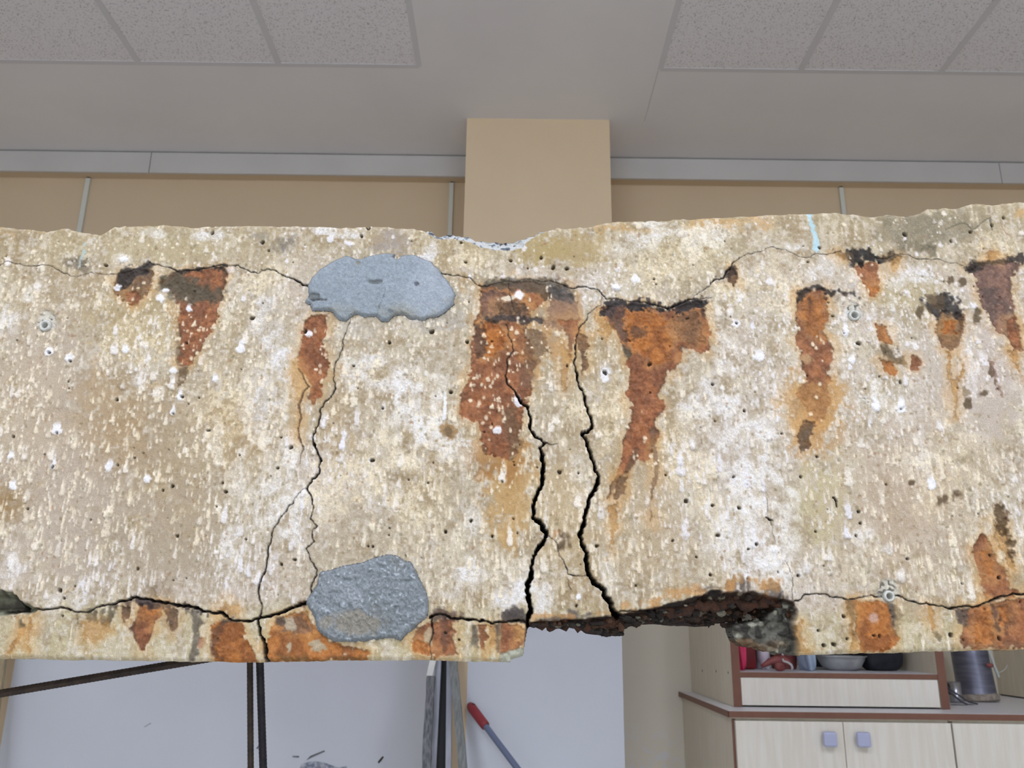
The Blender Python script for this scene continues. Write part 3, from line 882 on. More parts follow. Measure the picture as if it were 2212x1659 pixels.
rust([(600, 1340), (660, 1326), (675, 1360), (650, 1372), (610, 1368)], 'purple', .6, 7, 0)
for x_, y_, rx_, ry_ in ((630, 1350, 14, 20), (687, 1392, 12, 10), (625, 1398, 8, 12), (748, 1415, 8, 5)):
    blot(x_, y_, rx_, ry_, (172, 160, 136), .9, .8, .2, .4)
dark([(595, 1332), (614, 1330), (606, 1348), (592, 1348)], .7, (70, 64, 60), 3)
dark([(580, 1418), (790, 1420), (790, 1432), (580, 1432)], .5, (104, 84, 52), 5, 5)
rust([(890, 1382), (902, 1358), (929, 1343), (977, 1336), (980, 1382), (986, 1412), (960, 1412), (941, 1418), (896, 1403)], 'red', .9, 3.5, .5)
rust([(885, 1385), (925, 1385), (930, 1404), (895, 1408)], 'orange', .8, 4, 0)
blot(926, 1372, 10, 20, (176, 160, 130), .85, .8, .3, .4)
dark([(950, 1335), (968, 1335), (966, 1400), (956, 1400)], .5, (84, 60, 52), 5, 5)
rust([(1034, 1350), (1050, 1350), (1052, 1380), (1044, 1402), (1034, 1395)], 'red', .9, 2.5, .3)
rust([(1053, 1352), (1070, 1350), (1068, 1390), (1056, 1396)], 'ochre', .7, 3, 0)
dark([(1020, 1350), (1032, 1350), (1032, 1400), (1016, 1400)], .75, (80, 74, 64), 3)
dark([(1068, 1347), (1084, 1345), (1082, 1410), (1072, 1412)], .8, (74, 62, 56), 3)
rust([(1084, 1346), (1122, 1349), (1140, 1368), (1134, 1392), (1118, 1408), (1082, 1412)], 'red', .92, 3, .3)
rust([(1112, 1352), (1134, 1358), (1132, 1385), (1116, 1385)], 'ochre', .7, 4, 0)
dark([(925, 1328), (950, 1310), (985, 1325), (1000, 1335), (960, 1335), (930, 1342)], .75, (70, 54, 48), 5, 5)
dark([(1088, 1322), (1110, 1312), (1138, 1325), (1140, 1344), (1100, 1340), (1080, 1340)], .85, (60, 54, 52), 5, 4)
dark([(635, 1310), (662, 1296), (664, 1310), (640, 1316)], .8, (72, 48, 36), 3)
# the rim above the spalled bottom edge
for x_, y_, rx_, ry_ in ((1210, 1334, 14, 6), (1240, 1330, 8, 8), (1268, 1328, 8, 8), (1375, 1303, 8, 9), (1540, 1270, 16, 6), (1590, 1262, 20, 9), (1615, 1268, 14, 9), (1670, 1280, 14, 14), (1690, 1290, 14, 8), (1185, 1338, 20, 4)):
    blot(x_, y_, rx_ * 1.2, ry_ * 1.1, (82, 74, 70), .75, 2.2, .7, -.3)
for x_, y_, rx_, ry_ in ((1355, 1308, 12, 10), (1400, 1302, 20, 8), (1450, 1292, 20, 8), (1500, 1278, 22, 8), (1590, 1255, 8, 8), (1632, 1262, 8, 10), (1665, 1262, 16, 10), (1190, 1330, 40, 4), (1310, 1325, 20, 5), (1570, 1262, 6, 8)):
    blot(x_, y_, rx_ * 1.3, ry_ * 1.1, (182, 134, 80), .65, 2.4, .8)

# drips that crossed the rust afterwards
gq = np.random.default_rng(33)
for cx, cy, rx, ry, n in ((420, 730, 40, 50, 40), (290, 640, 40, 30, 16), (690, 770, 22, 60, 12), (1060, 860, 60, 90, 60), (1110, 760, 60, 60, 30), (1400, 960, 50, 60, 20), (1860, 600, 40, 40, 12), (1760, 760, 40, 120, 18), (2140, 730, 50, 60, 14), (1190, 680, 60, 60, 24)):
    for k in range(n):
        u_, v_ = fp(cx + gq.normal() * rx * .6, cy + gq.normal() * ry * .6)
        drip(u_, v_, gq.uniform(1.5, 4.5), gq.uniform(3, 14), (228, 212, 184), gq.uniform(.6, .95), gq.uniform(.5, 1.1))
for x_, y_, w_, l_ in ((253, 622, 7, 12), (348, 645, 10, 14), (358, 628, 6, 10), (408, 668, 6, 18), (271, 757, 8, 20), (268, 560, 8, 12), (107, 760, 9, 18), (150, 775, 8, 18), (123, 930, 10, 26), (375, 800, 8, 12), (388, 860, 6, 30), (374, 892, 6, 30),
                       (466, 820, 6, 18), (1075, 928, 9, 12), (1305, 815, 12, 34), (1372, 605, 8, 22), (1330, 620, 9, 10), (1118, 870, 9, 24), (1890, 880, 9, 40), (1948, 885, 9, 44), (1826, 720, 8, 40), (2012, 1050, 9, 30), (666, 722, 8, 14),
                       (520, 755, 9, 34), (318, 1035, 8, 14), (1015, 600, 5, 10), (1250, 1290, 5, 12), (26, 985, 7, 16), (28, 1050, 8, 18), (115, 1010, 5, 40), (235, 1010, 9, 26), (1640, 770, 12, 22), (1590, 700, 9, 16), (1840, 780, 7, 18), (960, 905, 4, 90)):
    u_, v_ = fp(x_, y_)
    drip(u_, v_, w_ * 1.1, l_, (232, 231, 234), .9, 1.1)
# pale blue paint marks
for pts, a_ in (([(1743, 452), (1756, 452), (1757, 475), (1762, 500), (1772, 545), (1772, 552), (1758, 550), (1754, 510), (1748, 495)], .85), ([(179, 528), (185, 520), (183, 545), (178, 560), (173, 575), (172, 565)], .55)):
    sl, d = sdf(pts, 10, .5)
    mixc(sl, (176, 210, 222), a_ * sstep(2, -2, d + 3 * n12[sl] + 3 * n6[sl] + 2 * n25[sl]))

# ---- air holes
holes = [(107, 762, 4), (151, 780, 4), (229, 573, 4), (393, 857, 4), (545, 687, 5), (252, 863, 4), (123, 935, 3), (253, 1004, 3), (290, 988, 2.5), (374, 893, 3), (450, 930, 3), (28, 943, 4), (114, 1009, 4), (372, 1050, 4), (352, 1059, 3), (487, 1062, 4), (383, 1158, 4), (129, 1275, 5), (138, 1292, 3), (297, 1229, 3),
         (1009, 738, 5), (974, 847, 5), (826, 882, 3), (1225, 790, 3), (1209, 1020, 5), (1404, 786, 5), (1591, 698, 4), (1540, 830, 4), (1608, 887, 4), (1585, 1030, 3), (1482, 1082, 6), (1540, 1092, 4), (1597, 1097, 4), (1551, 1156, 5), (1634, 1176, 4), (1617, 1186, 3), (1454, 1168, 3), (1535, 1242, 4), (1289, 1180, 4), (1374, 1265, 3),
         (1730, 1030, 4), (1763, 1148, 3), (1855, 1105, 4), (1850, 1157, 3), (1859, 1130, 3), (1914, 1047, 3), (1961, 1207, 4), (1725, 1243, 4), (1689, 937, 3), (1765, 986, 3), (1830, 1380, 3), (1780, 1394, 4), (1802, 1392, 5), (1768, 1363, 3), (2055, 1372, 5), (1823, 1332, 4), (2160, 1380, 4), (1889, 1373, 3), (1901, 1374, 3), (991, 1382, 3),
         (795, 491, 6), (781, 510, 4), (567, 523, 5), (580, 541, 3), (458, 503, 4), (996, 524, 4), (1169, 557, 5), (1006, 566, 4), (1103, 563, 4), (1195, 578, 5), (1225, 580, 5), (1413, 602, 3), (1955, 506, 6), (2097, 501, 5), (2055, 521, 4), (1771, 535, 4), (1745, 566, 3), (2143, 487, 5), (1799, 683, 3), (1945, 825, 4), (1855, 742, 6), (2168, 470, 4), (805, 1180, 3), (795, 1180, 3),
         (804, 994, 5), (628, 967, 4), (600, 1011, 3), (636, 1209, 3), (607, 1219, 3), (1017, 1125, 4), (1063, 1158, 3), (962, 1149, 4), (1245, 1308, 3), (933, 716, 6), (841, 740, 4), (659, 715, 5), (764, 790, 3), (60, 1100, 3), (2160, 1248, 4), (2140, 1200, 3), (1307, 805, 6)]
gq = np.random.default_rng(5)
for k in range(150):
    holes.append((gq.uniform(0, 2212), gq.uniform(520, 1390), gq.uniform(1.2, 2.6)))
for hx, hy, hr in holes:
    u_, v_ = fp(hx, hy)
    hr *= .95
    x0, x1, y0, y1 = int(u_ - hr * 2 - 2), int(u_ + hr * 2 + 3), int(v_ - hr * 2 - 2), int(v_ + hr * 2 + 3)
    if x0 < 0 or x1 >= W or y0 < 0 or y1 >= H: continue
    sl = (slice(y0, y1), slice(x0, x1))
    gy, gx = np.mgrid[sl].astype(np.float32)
    an = gq.uniform(0, 3.14)
    ca, sa = math.cos(an), math.sin(an)
    dx, dy = (gx - u_) * ca + (gy - v_) * sa, -(gx - u_) * sa + (gy - v_) * ca
    d = np.sqrt((dx * 1.25) ** 2 + (dy / gq.uniform(.75, 1.25)) ** 2) + .8 * n3[sl]
    al = np.clip(hr - d + .5, 0, 1)
    HT[sl] -= al * min(6.5, hr * 2.0)
    mixc(sl, (70, 62, 52), .8 * al)


# ---- cracks
def refine(pts, wid, levels=3, amp=.11, seed=0):
    g = random.Random(seed)
    for lv in range(levels):
        q, w2 = [pts[0]], [wid[0]]
        for i in range(len(pts) - 1):
            (ax, ay), (bx, by) = pts[i], pts[i + 1]
            L = math.hypot(bx - ax, by - ay)
            o = g.uniform(-amp, amp) * L
            q.append(((ax + bx) / 2 - (by - ay) / (L + 1e-6) * o, (ay + by) / 2 + (bx - ax) / (L + 1e-6) * o))
            w2.append((wid[i] + wid[i + 1]) / 2 * g.uniform(.82, 1.2))
            j2 = .025 * L
            q.append((bx + g.uniform(-j2, j2), by + g.uniform(-j2, j2)) if i < len(pts) - 2 else pts[i + 1]); w2.append(wid[i + 1])
        pts, wid = q, w2
    return pts, wid


CRK = np.zeros((H, W), np.float32)


def crack(pts, wid, depth=None, col=(38, 32, 27), seed=0, alpha=.9):
    """open crack along a line, widths in photo pixels"""
    pts, wid = refine(pts, wid, 3, .13, seed + len(pts))
    wid = [w_ * (.78 if w_ < 5 else .86) for w_ in wid]
    q = [fp(*p) for p in pts]
    for i in range(len(q) - 1):
        (ax, ay), (bx, by) = q[i], q[i + 1]
        wa, wb = wid[i], wid[i + 1]
        m = max(wa, wb) + 4
        sl = win([q[i], q[i + 1]], m)
        if sl is None: continue
        gy, gx = np.mgrid[sl].astype(np.float32)
        ex, ey = bx - ax, by - ay
        t = np.clip(((gx - ax) * ex + (gy - ay) * ey) / (ex * ex + ey * ey + 1e-9), 0, 1)
        d = np.sqrt((gx - ax - t * ex) ** 2 + (gy - ay - t * ey) ** 2)
        w = (wa + (wb - wa) * t) * .5
        e = w + .25 - d + np.minimum(.45 * w, 1.6) * (.3 * n3[sl] + .9 * n6[sl])
        al = np.clip(e, 0, 1) * np.clip(2.2 * w, .5, 1)
        dep = np.minimum(45, 1.0 + 2.2 * w + 3.4 * np.maximum(0, w - 1.1) ** 2) if depth is None else depth
        CRK[sl] = np.maximum(CRK[sl], al * dep)
        a2 = np.clip(e + .4, 0, 1)
        mixc(sl, col, alpha * a2 * np.clip(.55 + .45 * w, 0, 1))


up_l = [(-60, 575), (0, 572), (45, 570), (90, 572), (120, 581), (145, 590), (164, 598), (208, 589), (229, 593), (250, 592), (289, 583), (322, 566), (331, 572), (362, 577), (383, 586), (422, 581), (452, 578), (479, 572), (488, 574), (515, 572), (542, 589), (560, 590), (579, 581), (600, 589), (624, 598), (645, 608), (672, 618)]
crack(up_l, [1.6] * 6 + [1.2] * 4 + [2.0] * 4 + [3, 3, 3, 2.6, 2, 2, 2, 2, 2.5, 2.5, 3, 4.5, 6])
crack([(950, 588), (977, 595), (1004, 598), (1034, 617), (1052, 619), (1076, 611), (1100, 607), (1137, 602), (1164, 607), (1201, 610), (1219, 616), (1240, 622), (1258, 619), (1294, 628), (1309, 646), (1342, 649), (1369, 651), (1399, 654), (1427, 661), (1442, 667), (1463, 658), (1487, 646), (1514, 645), (1538, 643)],
      [2.2, 2.2, 2.2, 2.2, 1.8, 1.8, 1.6, 1.4, 1.8, 2, 3, 3, 2.6, 2.6, 2.4, 1.6, 2.4, 3, 4, 4.5, 4, 3, 2, 1.2])
crack([(1500, 640), (1517, 628), (1532, 619), (1544, 604), (1562, 601), (1577, 580), (1592, 562), (1619, 548), (1643, 544), (1667, 533), (1689, 539), (1719, 550), (1738, 557), (1762, 548), (1801, 548), (1816, 542)],
      [1.2, 1.4, 2, 3.4, 3, 4, 2, 1.6, 1.4, 1.5, 1.4, 1.6, 1.4, 1.4, 1.6, 1.8])
crack([(1891, 556), (1909, 560), (1940, 550), (1982, 560), (2021, 560), (2066, 568), (2102, 574)], [2.5, 2, 1.5, 1.6, 1.4, 1.2, 1])
low_l = [(-700, 1330), (-120, 1326), (0, 1322), (30, 1323), (60, 1320), (99, 1316), (139, 1314), (163, 1322), (184, 1322), (211, 1311), (241, 1305), (271, 1298), (292, 1290), (313, 1293), (332, 1299), (377, 1307), (413, 1311), (437, 1320), (476, 1323), (494, 1337), (536, 1343), (558, 1337), (579, 1331), (615, 1319), (639, 1310), (661, 1302)]
crack(low_l[2:], [5, 5, 4, 3.5, 3.5, 2.4, 2.5, 3, 4, 4.5, 5, 4.5, 4.5, 5.5, 5.5, 5, 5, 5, 5, 5, 5, 6, 6, 6])
low_m = [(929, 1334), (941, 1328), (968, 1332), (1004, 1338), (1037, 1343), (1064, 1347), (1100, 1341), (1140, 1346)]
crack(low_m, [5, 4, 4.5, 4.5, 4.5, 4.5, 4, 5])
low_r = [(1716, 1298), (1729, 1295), (1741, 1283), (1773, 1283), (1799, 1291), (1837, 1295), (1863, 1290), (1901, 1290), (1933, 1287), (1965, 1298), (2003, 1303), (2035, 1309), (2055, 1315), (2083, 1309), (2118, 1307), (2138, 1299), (2163, 1288), (2189, 1282), (2212, 1283), (2330, 1276), (2900, 1270)]
crack(low_r[:-1], [3, 2, 2.4, 2.6, 3, 3, 2, 2, 3, 3.4, 3.4, 4, 4, 4, 4, 4, 3.4, 4, 4, 4])
V1 = [(757, 688), (748, 718), (742, 730), (740, 751), (733, 769), (724, 785), (721, 806), (724, 830), (721, 848), (715, 858), (703, 866), (691, 887), (688, 908), (682, 926), (677, 940), (676, 954), (685, 975), (694, 996), (689, 1023), (674, 1035), (664, 1054), (673, 1075), (677, 1094), (674, 1108), (670, 1120), (685, 1136), (674, 1150), (679, 1170), (661, 1185), (670, 1207), (685, 1230), (677, 1255), (674, 1284)]
crack(V1, [1.4, 1.4, 1.6, 1.8, 2, 2.2, 2.6, 3, 3, 2.6, 3, 3.4, 3.4, 3.4, 3.4, 4, 4, 4.5, 4, 3.4, 3.4, 3, 2.6, 1.8, 2.4, 2.4, 2, 2.4, 2.4, 2.8, 2.8, 3, 3])
crack([(664, 1054), (642, 1072), (633, 1087), (615, 1108), (594, 1138), (585, 1168), (579, 1201), (573, 1231), (563, 1256), (560, 1286), (558, 1337), (561, 1364), (569, 1382), (573, 1409), (576, 1436)], [1.2, 2, 2.4, 2.4, 2.4, 2.6, 3, 3, 3.2, 3.2, 4, 5, 6, 7, 9])
V2 = [(1092, 700), (1098, 721), (1107, 742), (1109, 758), (1095, 776), (1094, 800), (1095, 824), (1104, 836), (1116, 854), (1125, 869), (1140, 878), (1145, 899), (1145, 927), (1155, 942), (1176, 957), (1166, 969), (1173, 996), (1172, 1030), (1170, 1048), (1158, 1072), (1152, 1093), (1152, 1117), (1170, 1132), (1181, 1150), (1176, 1168), (1158, 1192), (1151, 1210), (1149, 1235), (1140, 1259), (1142, 1283), (1146, 1304), (1140, 1350)]
crack(V2, [1.8, 1.8, 2, 2, 2.6, 3.4, 3.6, 3.4, 5, 5.5, 5, 5, 5.5, 6, 5, 5.5, 7.5, 7.5, 7, 7.5, 7.5, 8, 8, 8.5, 7.5, 6.5, 6.5, 8, 9, 9, 8.5, 8])
crack([(1101, 600), (1099, 612), (1101, 631), (1104, 643), (1110, 670)], [.9, .9, 1.2, 1.6, 1.6])
crack([(1176, 957), (1190, 960), (1205, 958)], [3, 2.4, 1])
V3 = [(1300, 640), (1298, 660), (1276, 673), (1264, 694), (1250, 709), (1244, 733), (1243, 764), (1244, 797), (1247, 821), (1258, 842), (1264, 866), (1273, 896), (1278, 912), (1279, 924), (1258, 936), (1267, 951), (1276, 981), (1285, 1005), (1294, 1030), (1288, 1051), (1279, 1069), (1267, 1099), (1262, 1126), (1252, 1156), (1258, 1177), (1268, 1195), (1270, 1219), (1274, 1244), (1288, 1262), (1306, 1274), (1308, 1289), (1321, 1304), (1338, 1334)]
crack(V3, [.9, 1, 1.6, 2.2, 2.4, 3, 3.6, 4.5, 4.5, 4.5, 5, 5, 5.5, 6, 7, 7, 6.5, 6.5, 6.5, 7, 7.5, 8.5, 8, 9, 8.5, 8, 8.5, 9, 9, 9, 11, 11, 12])
crack([(1185, 1156), (1204, 1177), (1207, 1201), (1222, 1222), (1228, 1241), (1249, 1244), (1267, 1241)], [1.2, 1.3, 1.5, 1.6, 2.4, 1.6, 1.2])
crack([(1226, 1250), (1228, 1262), (1234, 1274)], [1, 1.2, 1.4])
crack([(933, 1337), (935, 1358), (933, 1376), (929, 1388), (929, 1400), (930, 1428)], [3, 3, 2, 1.6, 1.2, 2])
crack([(645, 797), (667, 836), (645, 875), (651, 902), (648, 950), (655, 965), (648, 1002)], [3, 5, 5, 5, 5, 4, 2], 1.5, (104, 82, 58), 3, .75)
crack([(1652, 1050), (1655, 1110), (1668, 1140), (1675, 1170)], [.8, 1, 1, .8], 1.5)
crack([(1695, 1210), (1705, 1235), (1712, 1265), (1713, 1296)], [.8, 1, 1.2, 1.6], 3)
crack([(1800, 1075), (1807, 1083), (1808, 1095)], [4, 4, 3])
crack([(1655, 1118), (1668, 1124)], [3, 3])
crack([(1340, 1320), (1400, 1318), (1452, 1312), (1500, 1313), (1560, 1322)], [2, 3, 3, 3, 2], 12)

crack(cD([(1400, 255), (1480, 215), (1550, 215), (1600, 250), (1680, 190), (1720, 165), (1735, 250)]), [2, 4, 4, 4, 3, 4, 6], .3, (104, 96, 80), 2, .6)
crack(cD([(1790, 200), (1820, 260), (1860, 300)]), [3, 3, 2], .3, (150, 118, 96), 2, .6)
# pit on the far left, beside the lower crack
sl, d = sdf(cE([(-200, 1140), (20, 1150), (80, 1165), (130, 1225), (200, 1250), (260, 1285), (200, 1310), (100, 1320), (-200, 1330)]), 20, .8)
al = sstep(3, -3, d + 3 * n12[sl])
mixc(sl, (118, 118, 100), al)
mixc(sl, (80, 76, 66), al * sstep(-.1, .5, n25[sl] + .6 * m12[sl]))
HT[sl] -= al * (7 + 3 * n25[sl] + 2 * m12[sl] + 12 * sstep(-2, -16, d))
crack(cE([(95, 1185), (120, 1230), (150, 1290)]), [7, 13, 8], 30)

# chipped top edge with bare aggregate
chip = crop(880, 470, 6.9125)([(170, 150), (250, 150), (340, 130), (430, 190), (700, 150), (1000, 200), (1700, 220), (2060, 150), (2170, 150), (2160, 175), (2050, 205), (1900, 285), (1790, 345), (1740, 430), (1500, 510), (1330, 480), (1070, 430), (960, 370), (720, 330), (470, 325), (330, 260)])
sl, d = sdf(chip, 12, .5)
al = sstep(1.5, -1.5, d + 1.5 * n6[sl])
mixc(sl, (188, 189, 187), al)
st = n12[sl] + .7 * m6[sl] + .3 * n3[sl]
mixc(sl, (98, 108, 116), al * sstep(.42, .55, st))
mixc(sl, (62, 62, 66), al * sstep(.6, .75, m12[sl] + .6 * n6[sl]))
HT[sl] += al * (-1.5 + np.maximum(d, -40) * .42 + 1.6 * st)

# ---- spalled bottom edge: broken, rusty and set back
spall = [(1137, 1347), (1165, 1341), (1200, 1341), (1273, 1335), (1330, 1331), (1351, 1325), (1411, 1313), (1472, 1301), (1508, 1286), (1532, 1278), (1592, 1277), (1640, 1281), (1661, 1287), (1697, 1296), (1718, 1299), (1722, 1318), (1716, 1347), (1722, 1379), (1725, 1420), (1600, 1440), (1500, 1400), (1137, 1400)]
sl, d = sdf(spall, 14, .8)
e = d + 1.5 * n12[sl] + 1.2 * n6[sl]
al = sstep(1.5, -1.5, e)
mixc(sl, (54, 40, 32), al)
mixc(sl, (92, 58, 38), al * sstep(.2, .8, n50[sl] + .7 * m25[sl] + .3 * n12[sl]))
mixc(sl, (40, 34, 31), al * sstep(.1, .6, m50[sl] * .6 + .8 * n25[sl] + .4 * m12[sl]))
mixc(sl, (150, 142, 120), .8 * al * sstep(.62, .8, m25[sl] * .7 + .7 * n12[sl] + .3 * n6[sl]))
HT[sl] = HT[sl] * (1 - al) + al * (-6 + np.maximum(e, -60) * .9 + 7 * n25[sl] + 5 * m12[sl] + 2 * n6[sl] + 1.0 * n3[sl])
lump = [(1585, 1352), (1625, 1344), (1660, 1338), (1682, 1318), (1698, 1300), (1720, 1312), (1716, 1347), (1724, 1379), (1726, 1430), (1580, 1430)]
sl, d = sdf(lump, 10, .8)
al = sstep(2, -2, d + 2 * n12[sl])
mixc(sl, (100, 98, 90), al)
mixc(sl, (52, 50, 45), al * sstep(-.05, .35, n12[sl] + .7 * m6[sl]))
mixc(sl, (168, 168, 150), .8 * al * sstep(.55, .8, m12[sl] + .5 * n6[sl]))
mixc(sl, (112, 82, 52), .6 * al * sstep(.3, .8, n50[sl] + .5 * m25[sl]))
HT[sl] = HT[sl] * (1 - al) + al * (-16 + 3.0 * n25[sl] + 3.5 * n12[sl] + 2.5 * m6[sl] + 1.2 * n3[sl])
# broken right end of the left cover piece
sl, d = sdf([(1080, 1412), (1100, 1402), (1126, 1398), (1140, 1404), (1145, 1440), (1080, 1440)], 10, .8)
al = sstep(2, -2, d + 2 * n12[sl])
mixc(sl, (168, 168, 150), al)
HT[sl] += al * (-2 + 1.5 * n12[sl] + 1 * n6[sl])
sl, d = sdf([(1136, 1350), (1146, 1350), (1146, 1420), (1131, 1420), (1133, 1395)], 8, .5)
al = sstep(2, -2, d)
mixc(sl, (58, 54, 50), al)
HT[sl] += al * (-5 + 2 * n12[sl])
# recesses for the tie sleeves, with gritty broken rims above them
for x_, y_, r1 in ((98.5, 704, 13), (1845, 682, 12), (1920, 1288, 11)):
    u_, v_ = fp(x_, y_)
    sl = (slice(int(v_ - 60), int(v_ + 40)), slice(int(u_ - 50), int(u_ + 50)))
    gy, gx = np.mgrid[sl].astype(np.float32)
    q = np.hypot(gx - u_, gy - v_)
    q2 = np.hypot(gx - u_, (gy - v_ + 10) * .9) + 6 * n12[sl] + 4 * n6[sl]
    a_ = sstep(25, 17, q2)
    mixc(sl, (196, 194, 184), .7 * a_)
    mixc(sl, (84, 80, 70), .85 * a_ * sstep(.15, .4, n6[sl] + .6 * m6[sl] + .4 * n3[sl]) * sstep(8, -14, gy - v_))
    HT[sl] -= a_ * (1.2 + 1.6 * np.maximum(n6[sl] + .6 * m6[sl], 0))
    HT[sl] -= 16 * sstep(r1 * .98, r1 * .86, q)
HT -= CRK
C = np.clip(C, 20, 244)

# ------------------------------------------------------------------ beam meshes
TOP = [(-900, 492), (-60, 490), (0, 489), (54, 495), (99, 498), (145, 492), (175, 500), (217, 504), (244, 489), (289, 488), (331, 486), (356, 482), (377, 486), (422, 488), (482, 488), (560, 486), (600, 486), (673, 488), (727, 491), (751, 489), (841, 489), (905, 495), (915, 494), (930, 493), (941, 504), (977, 503), (1010, 508), (1030, 516), (1052, 515), (1080, 518), (1104, 516), (1134, 509), (1170, 498), (1201, 491), (1231, 491), (1267, 492), (1291, 482), (1351, 476), (1442, 474), (1502, 471), (1592, 465), (1741, 459), (1801, 458), (1831, 461), (1891, 468), (1921, 462), (1961, 467), (1988, 459), (2006, 449), (2072, 447), (2102, 440), (2132, 441), (2178, 438), (2212, 432), (2300, 432), (3000, 424)]
BOT = [(-900, 1424), (0, 1424), (100, 1425), (140, 1427), (200, 1426), (400, 1429), (560, 1431), (760, 1428), (900, 1427), (1000, 1429), (1102, 1430), (1104, 1424), (1131, 1417), (1133, 1400), (1136, 1380), (1140, 1362), (1144, 1353), (1172, 1348), (1192, 1346), (1201, 1355), (1215, 1352), (1253, 1353), (1271, 1361), (1291, 1362), (1303, 1373), (1311, 1375), (1321, 1367), (1334, 1366), (1341, 1373), (1345, 1356), (1364, 1354), (1380, 1347), (1400, 1342), (1419, 1343), (1432, 1347), (1449, 1345), (1466, 1341), (1496, 1340), (1513, 1352), (1547, 1351), (1564, 1349), (1588, 1352), (1591, 1365), (1598, 1384), (1613, 1394), (1640, 1400), (1661, 1409), (1691, 1411), (1719, 1412), (1734, 1415), (1780, 1414), (1862, 1410), (1943, 1410), (1984, 1408), (2164, 1405), (2212, 1402), (3000, 1396)]


def prof(lst):
    q = [P(x, y, YB) for x, y in lst]
    return np.array([p.x for p in q]), np.array([p.z for p in q])


STEP = 0.00082
xs_in = np.arange(-0.665, 0.665, STEP)
xs_l = np.arange(-0.72, -0.665, 0.003)
xs_r = np.arange(xs_in[-1] + .003, 0.72, 0.003)
xs_ll = np.arange(-1.5, -0.72, 0.012)
xs_rr = np.arange(0.725, 1.5, 0.012)
XS = np.concatenate([xs_ll, xs_l, xs_in, xs_r, xs_rr])
ZS = np.arange(ZT - .01, ZB + .006, -STEP)
nx, nz = len(XS), len(ZS)


def interp_profile(lst, jit, seed):
    px, pz = prof(lst)
    o = np.argsort(px, kind='stable')
    z = np.interp(XS, px[o], pz[o])
    g = np.random.default_rng(seed)
    for s, a in ((.02, .5), (.007, .35), (.003, .25)):
        k = np.arange(-1.6, 1.6, s)
        z = z + jit * a * np.interp(XS, k, g.uniform(-1, 1, len(k)))
    return z


ztop = interp_profile(TOP, .0022, 1)
zbot = interp_profile(BOT, .0010, 2)
mid_rough = ((XS > P(1140, 1350, YB).x) & (XS < P(1725, 1350, YB).x))
zbot = np.where(mid_rough, interp_profile(BOT, .0040, 3), zbot)
# raster lookup (mirrored beyond the drawn width)
ui = np.round((XS + XR) / U).astype(int)
period = 2 * (W - 1)
ui = np.abs(((ui % period) + period) % period)
ui = np.where(ui > W - 1, period - ui, ui)
vi = np.clip(np.round((ZT - ZS) / U).astype(int), 1, H - 2)


def soften(a):
    a = .5 * a + .25 * (np.roll(a, 1, 0) + np.roll(a, -1, 0))
    return .5 * a + .25 * (np.roll(a, 1, 1) + np.roll(a, -1, 1))


HB = soften(HT)
HV = HB[np.ix_(vi, ui)]
CB = .35 * C + .65 * soften(C)
CV = CB[np.ix_(vi, ui)]
XX, ZZ = np.meshgrid(XS, ZS)
ok = (ZZ <= ztop[None] + STEP * 1.01) & (ZZ >= zbot[None] - STEP * 1.01)
ZZ = np.minimum(np.maximum(ZZ, zbot[None]), ztop[None])
# rounded arrises at top and bottom
dt = np.minimum(ztop[None] - ZZ, ZZ - zbot[None]) * 1000
HV = HV - 3.0 * np.clip(1 - dt / 5.0, 0, 1) ** 2
YY = YB - HV * 0.001
cell = ok[:-1, :-1] & ok[1:, :-1] & ok[:-1, 1:] & ok[1:, 1:]
# which cell belongs to which broken-off cover piece
cz = (ZZ[:-1, :-1] + ZZ[1:, 1:]) * .5
cxm = (XS[:-1] + XS[1:]) * .5
lx, lz = prof(low_l + low_m)
rx, rz = prof([(1580, 1346), (1625, 1343), (1660, 1337), (1682, 1317), (1698, 1300)] + low_r)
left_cut = np.interp(cxm, lx, lz)
right_cut = np.interp(cxm, rx, rz)
xl1 = P(1143, 1380, YB).x
xr0 = P(1580, 1380, YB).x
PART = np.zeros(cell.shape, int)
PART[(cz < left_cut[None]) & (cxm[None] < xl1)] = 1
PART[(cz < right_cut[None]) & (cxm[None] > xr0)] = 2


LAP = (cz < right_cut[None] + .014) & (cxm[None] > xr0) & (cxm[None] < P(1700, 1380, YB).x)      # the broken end keys up into the body


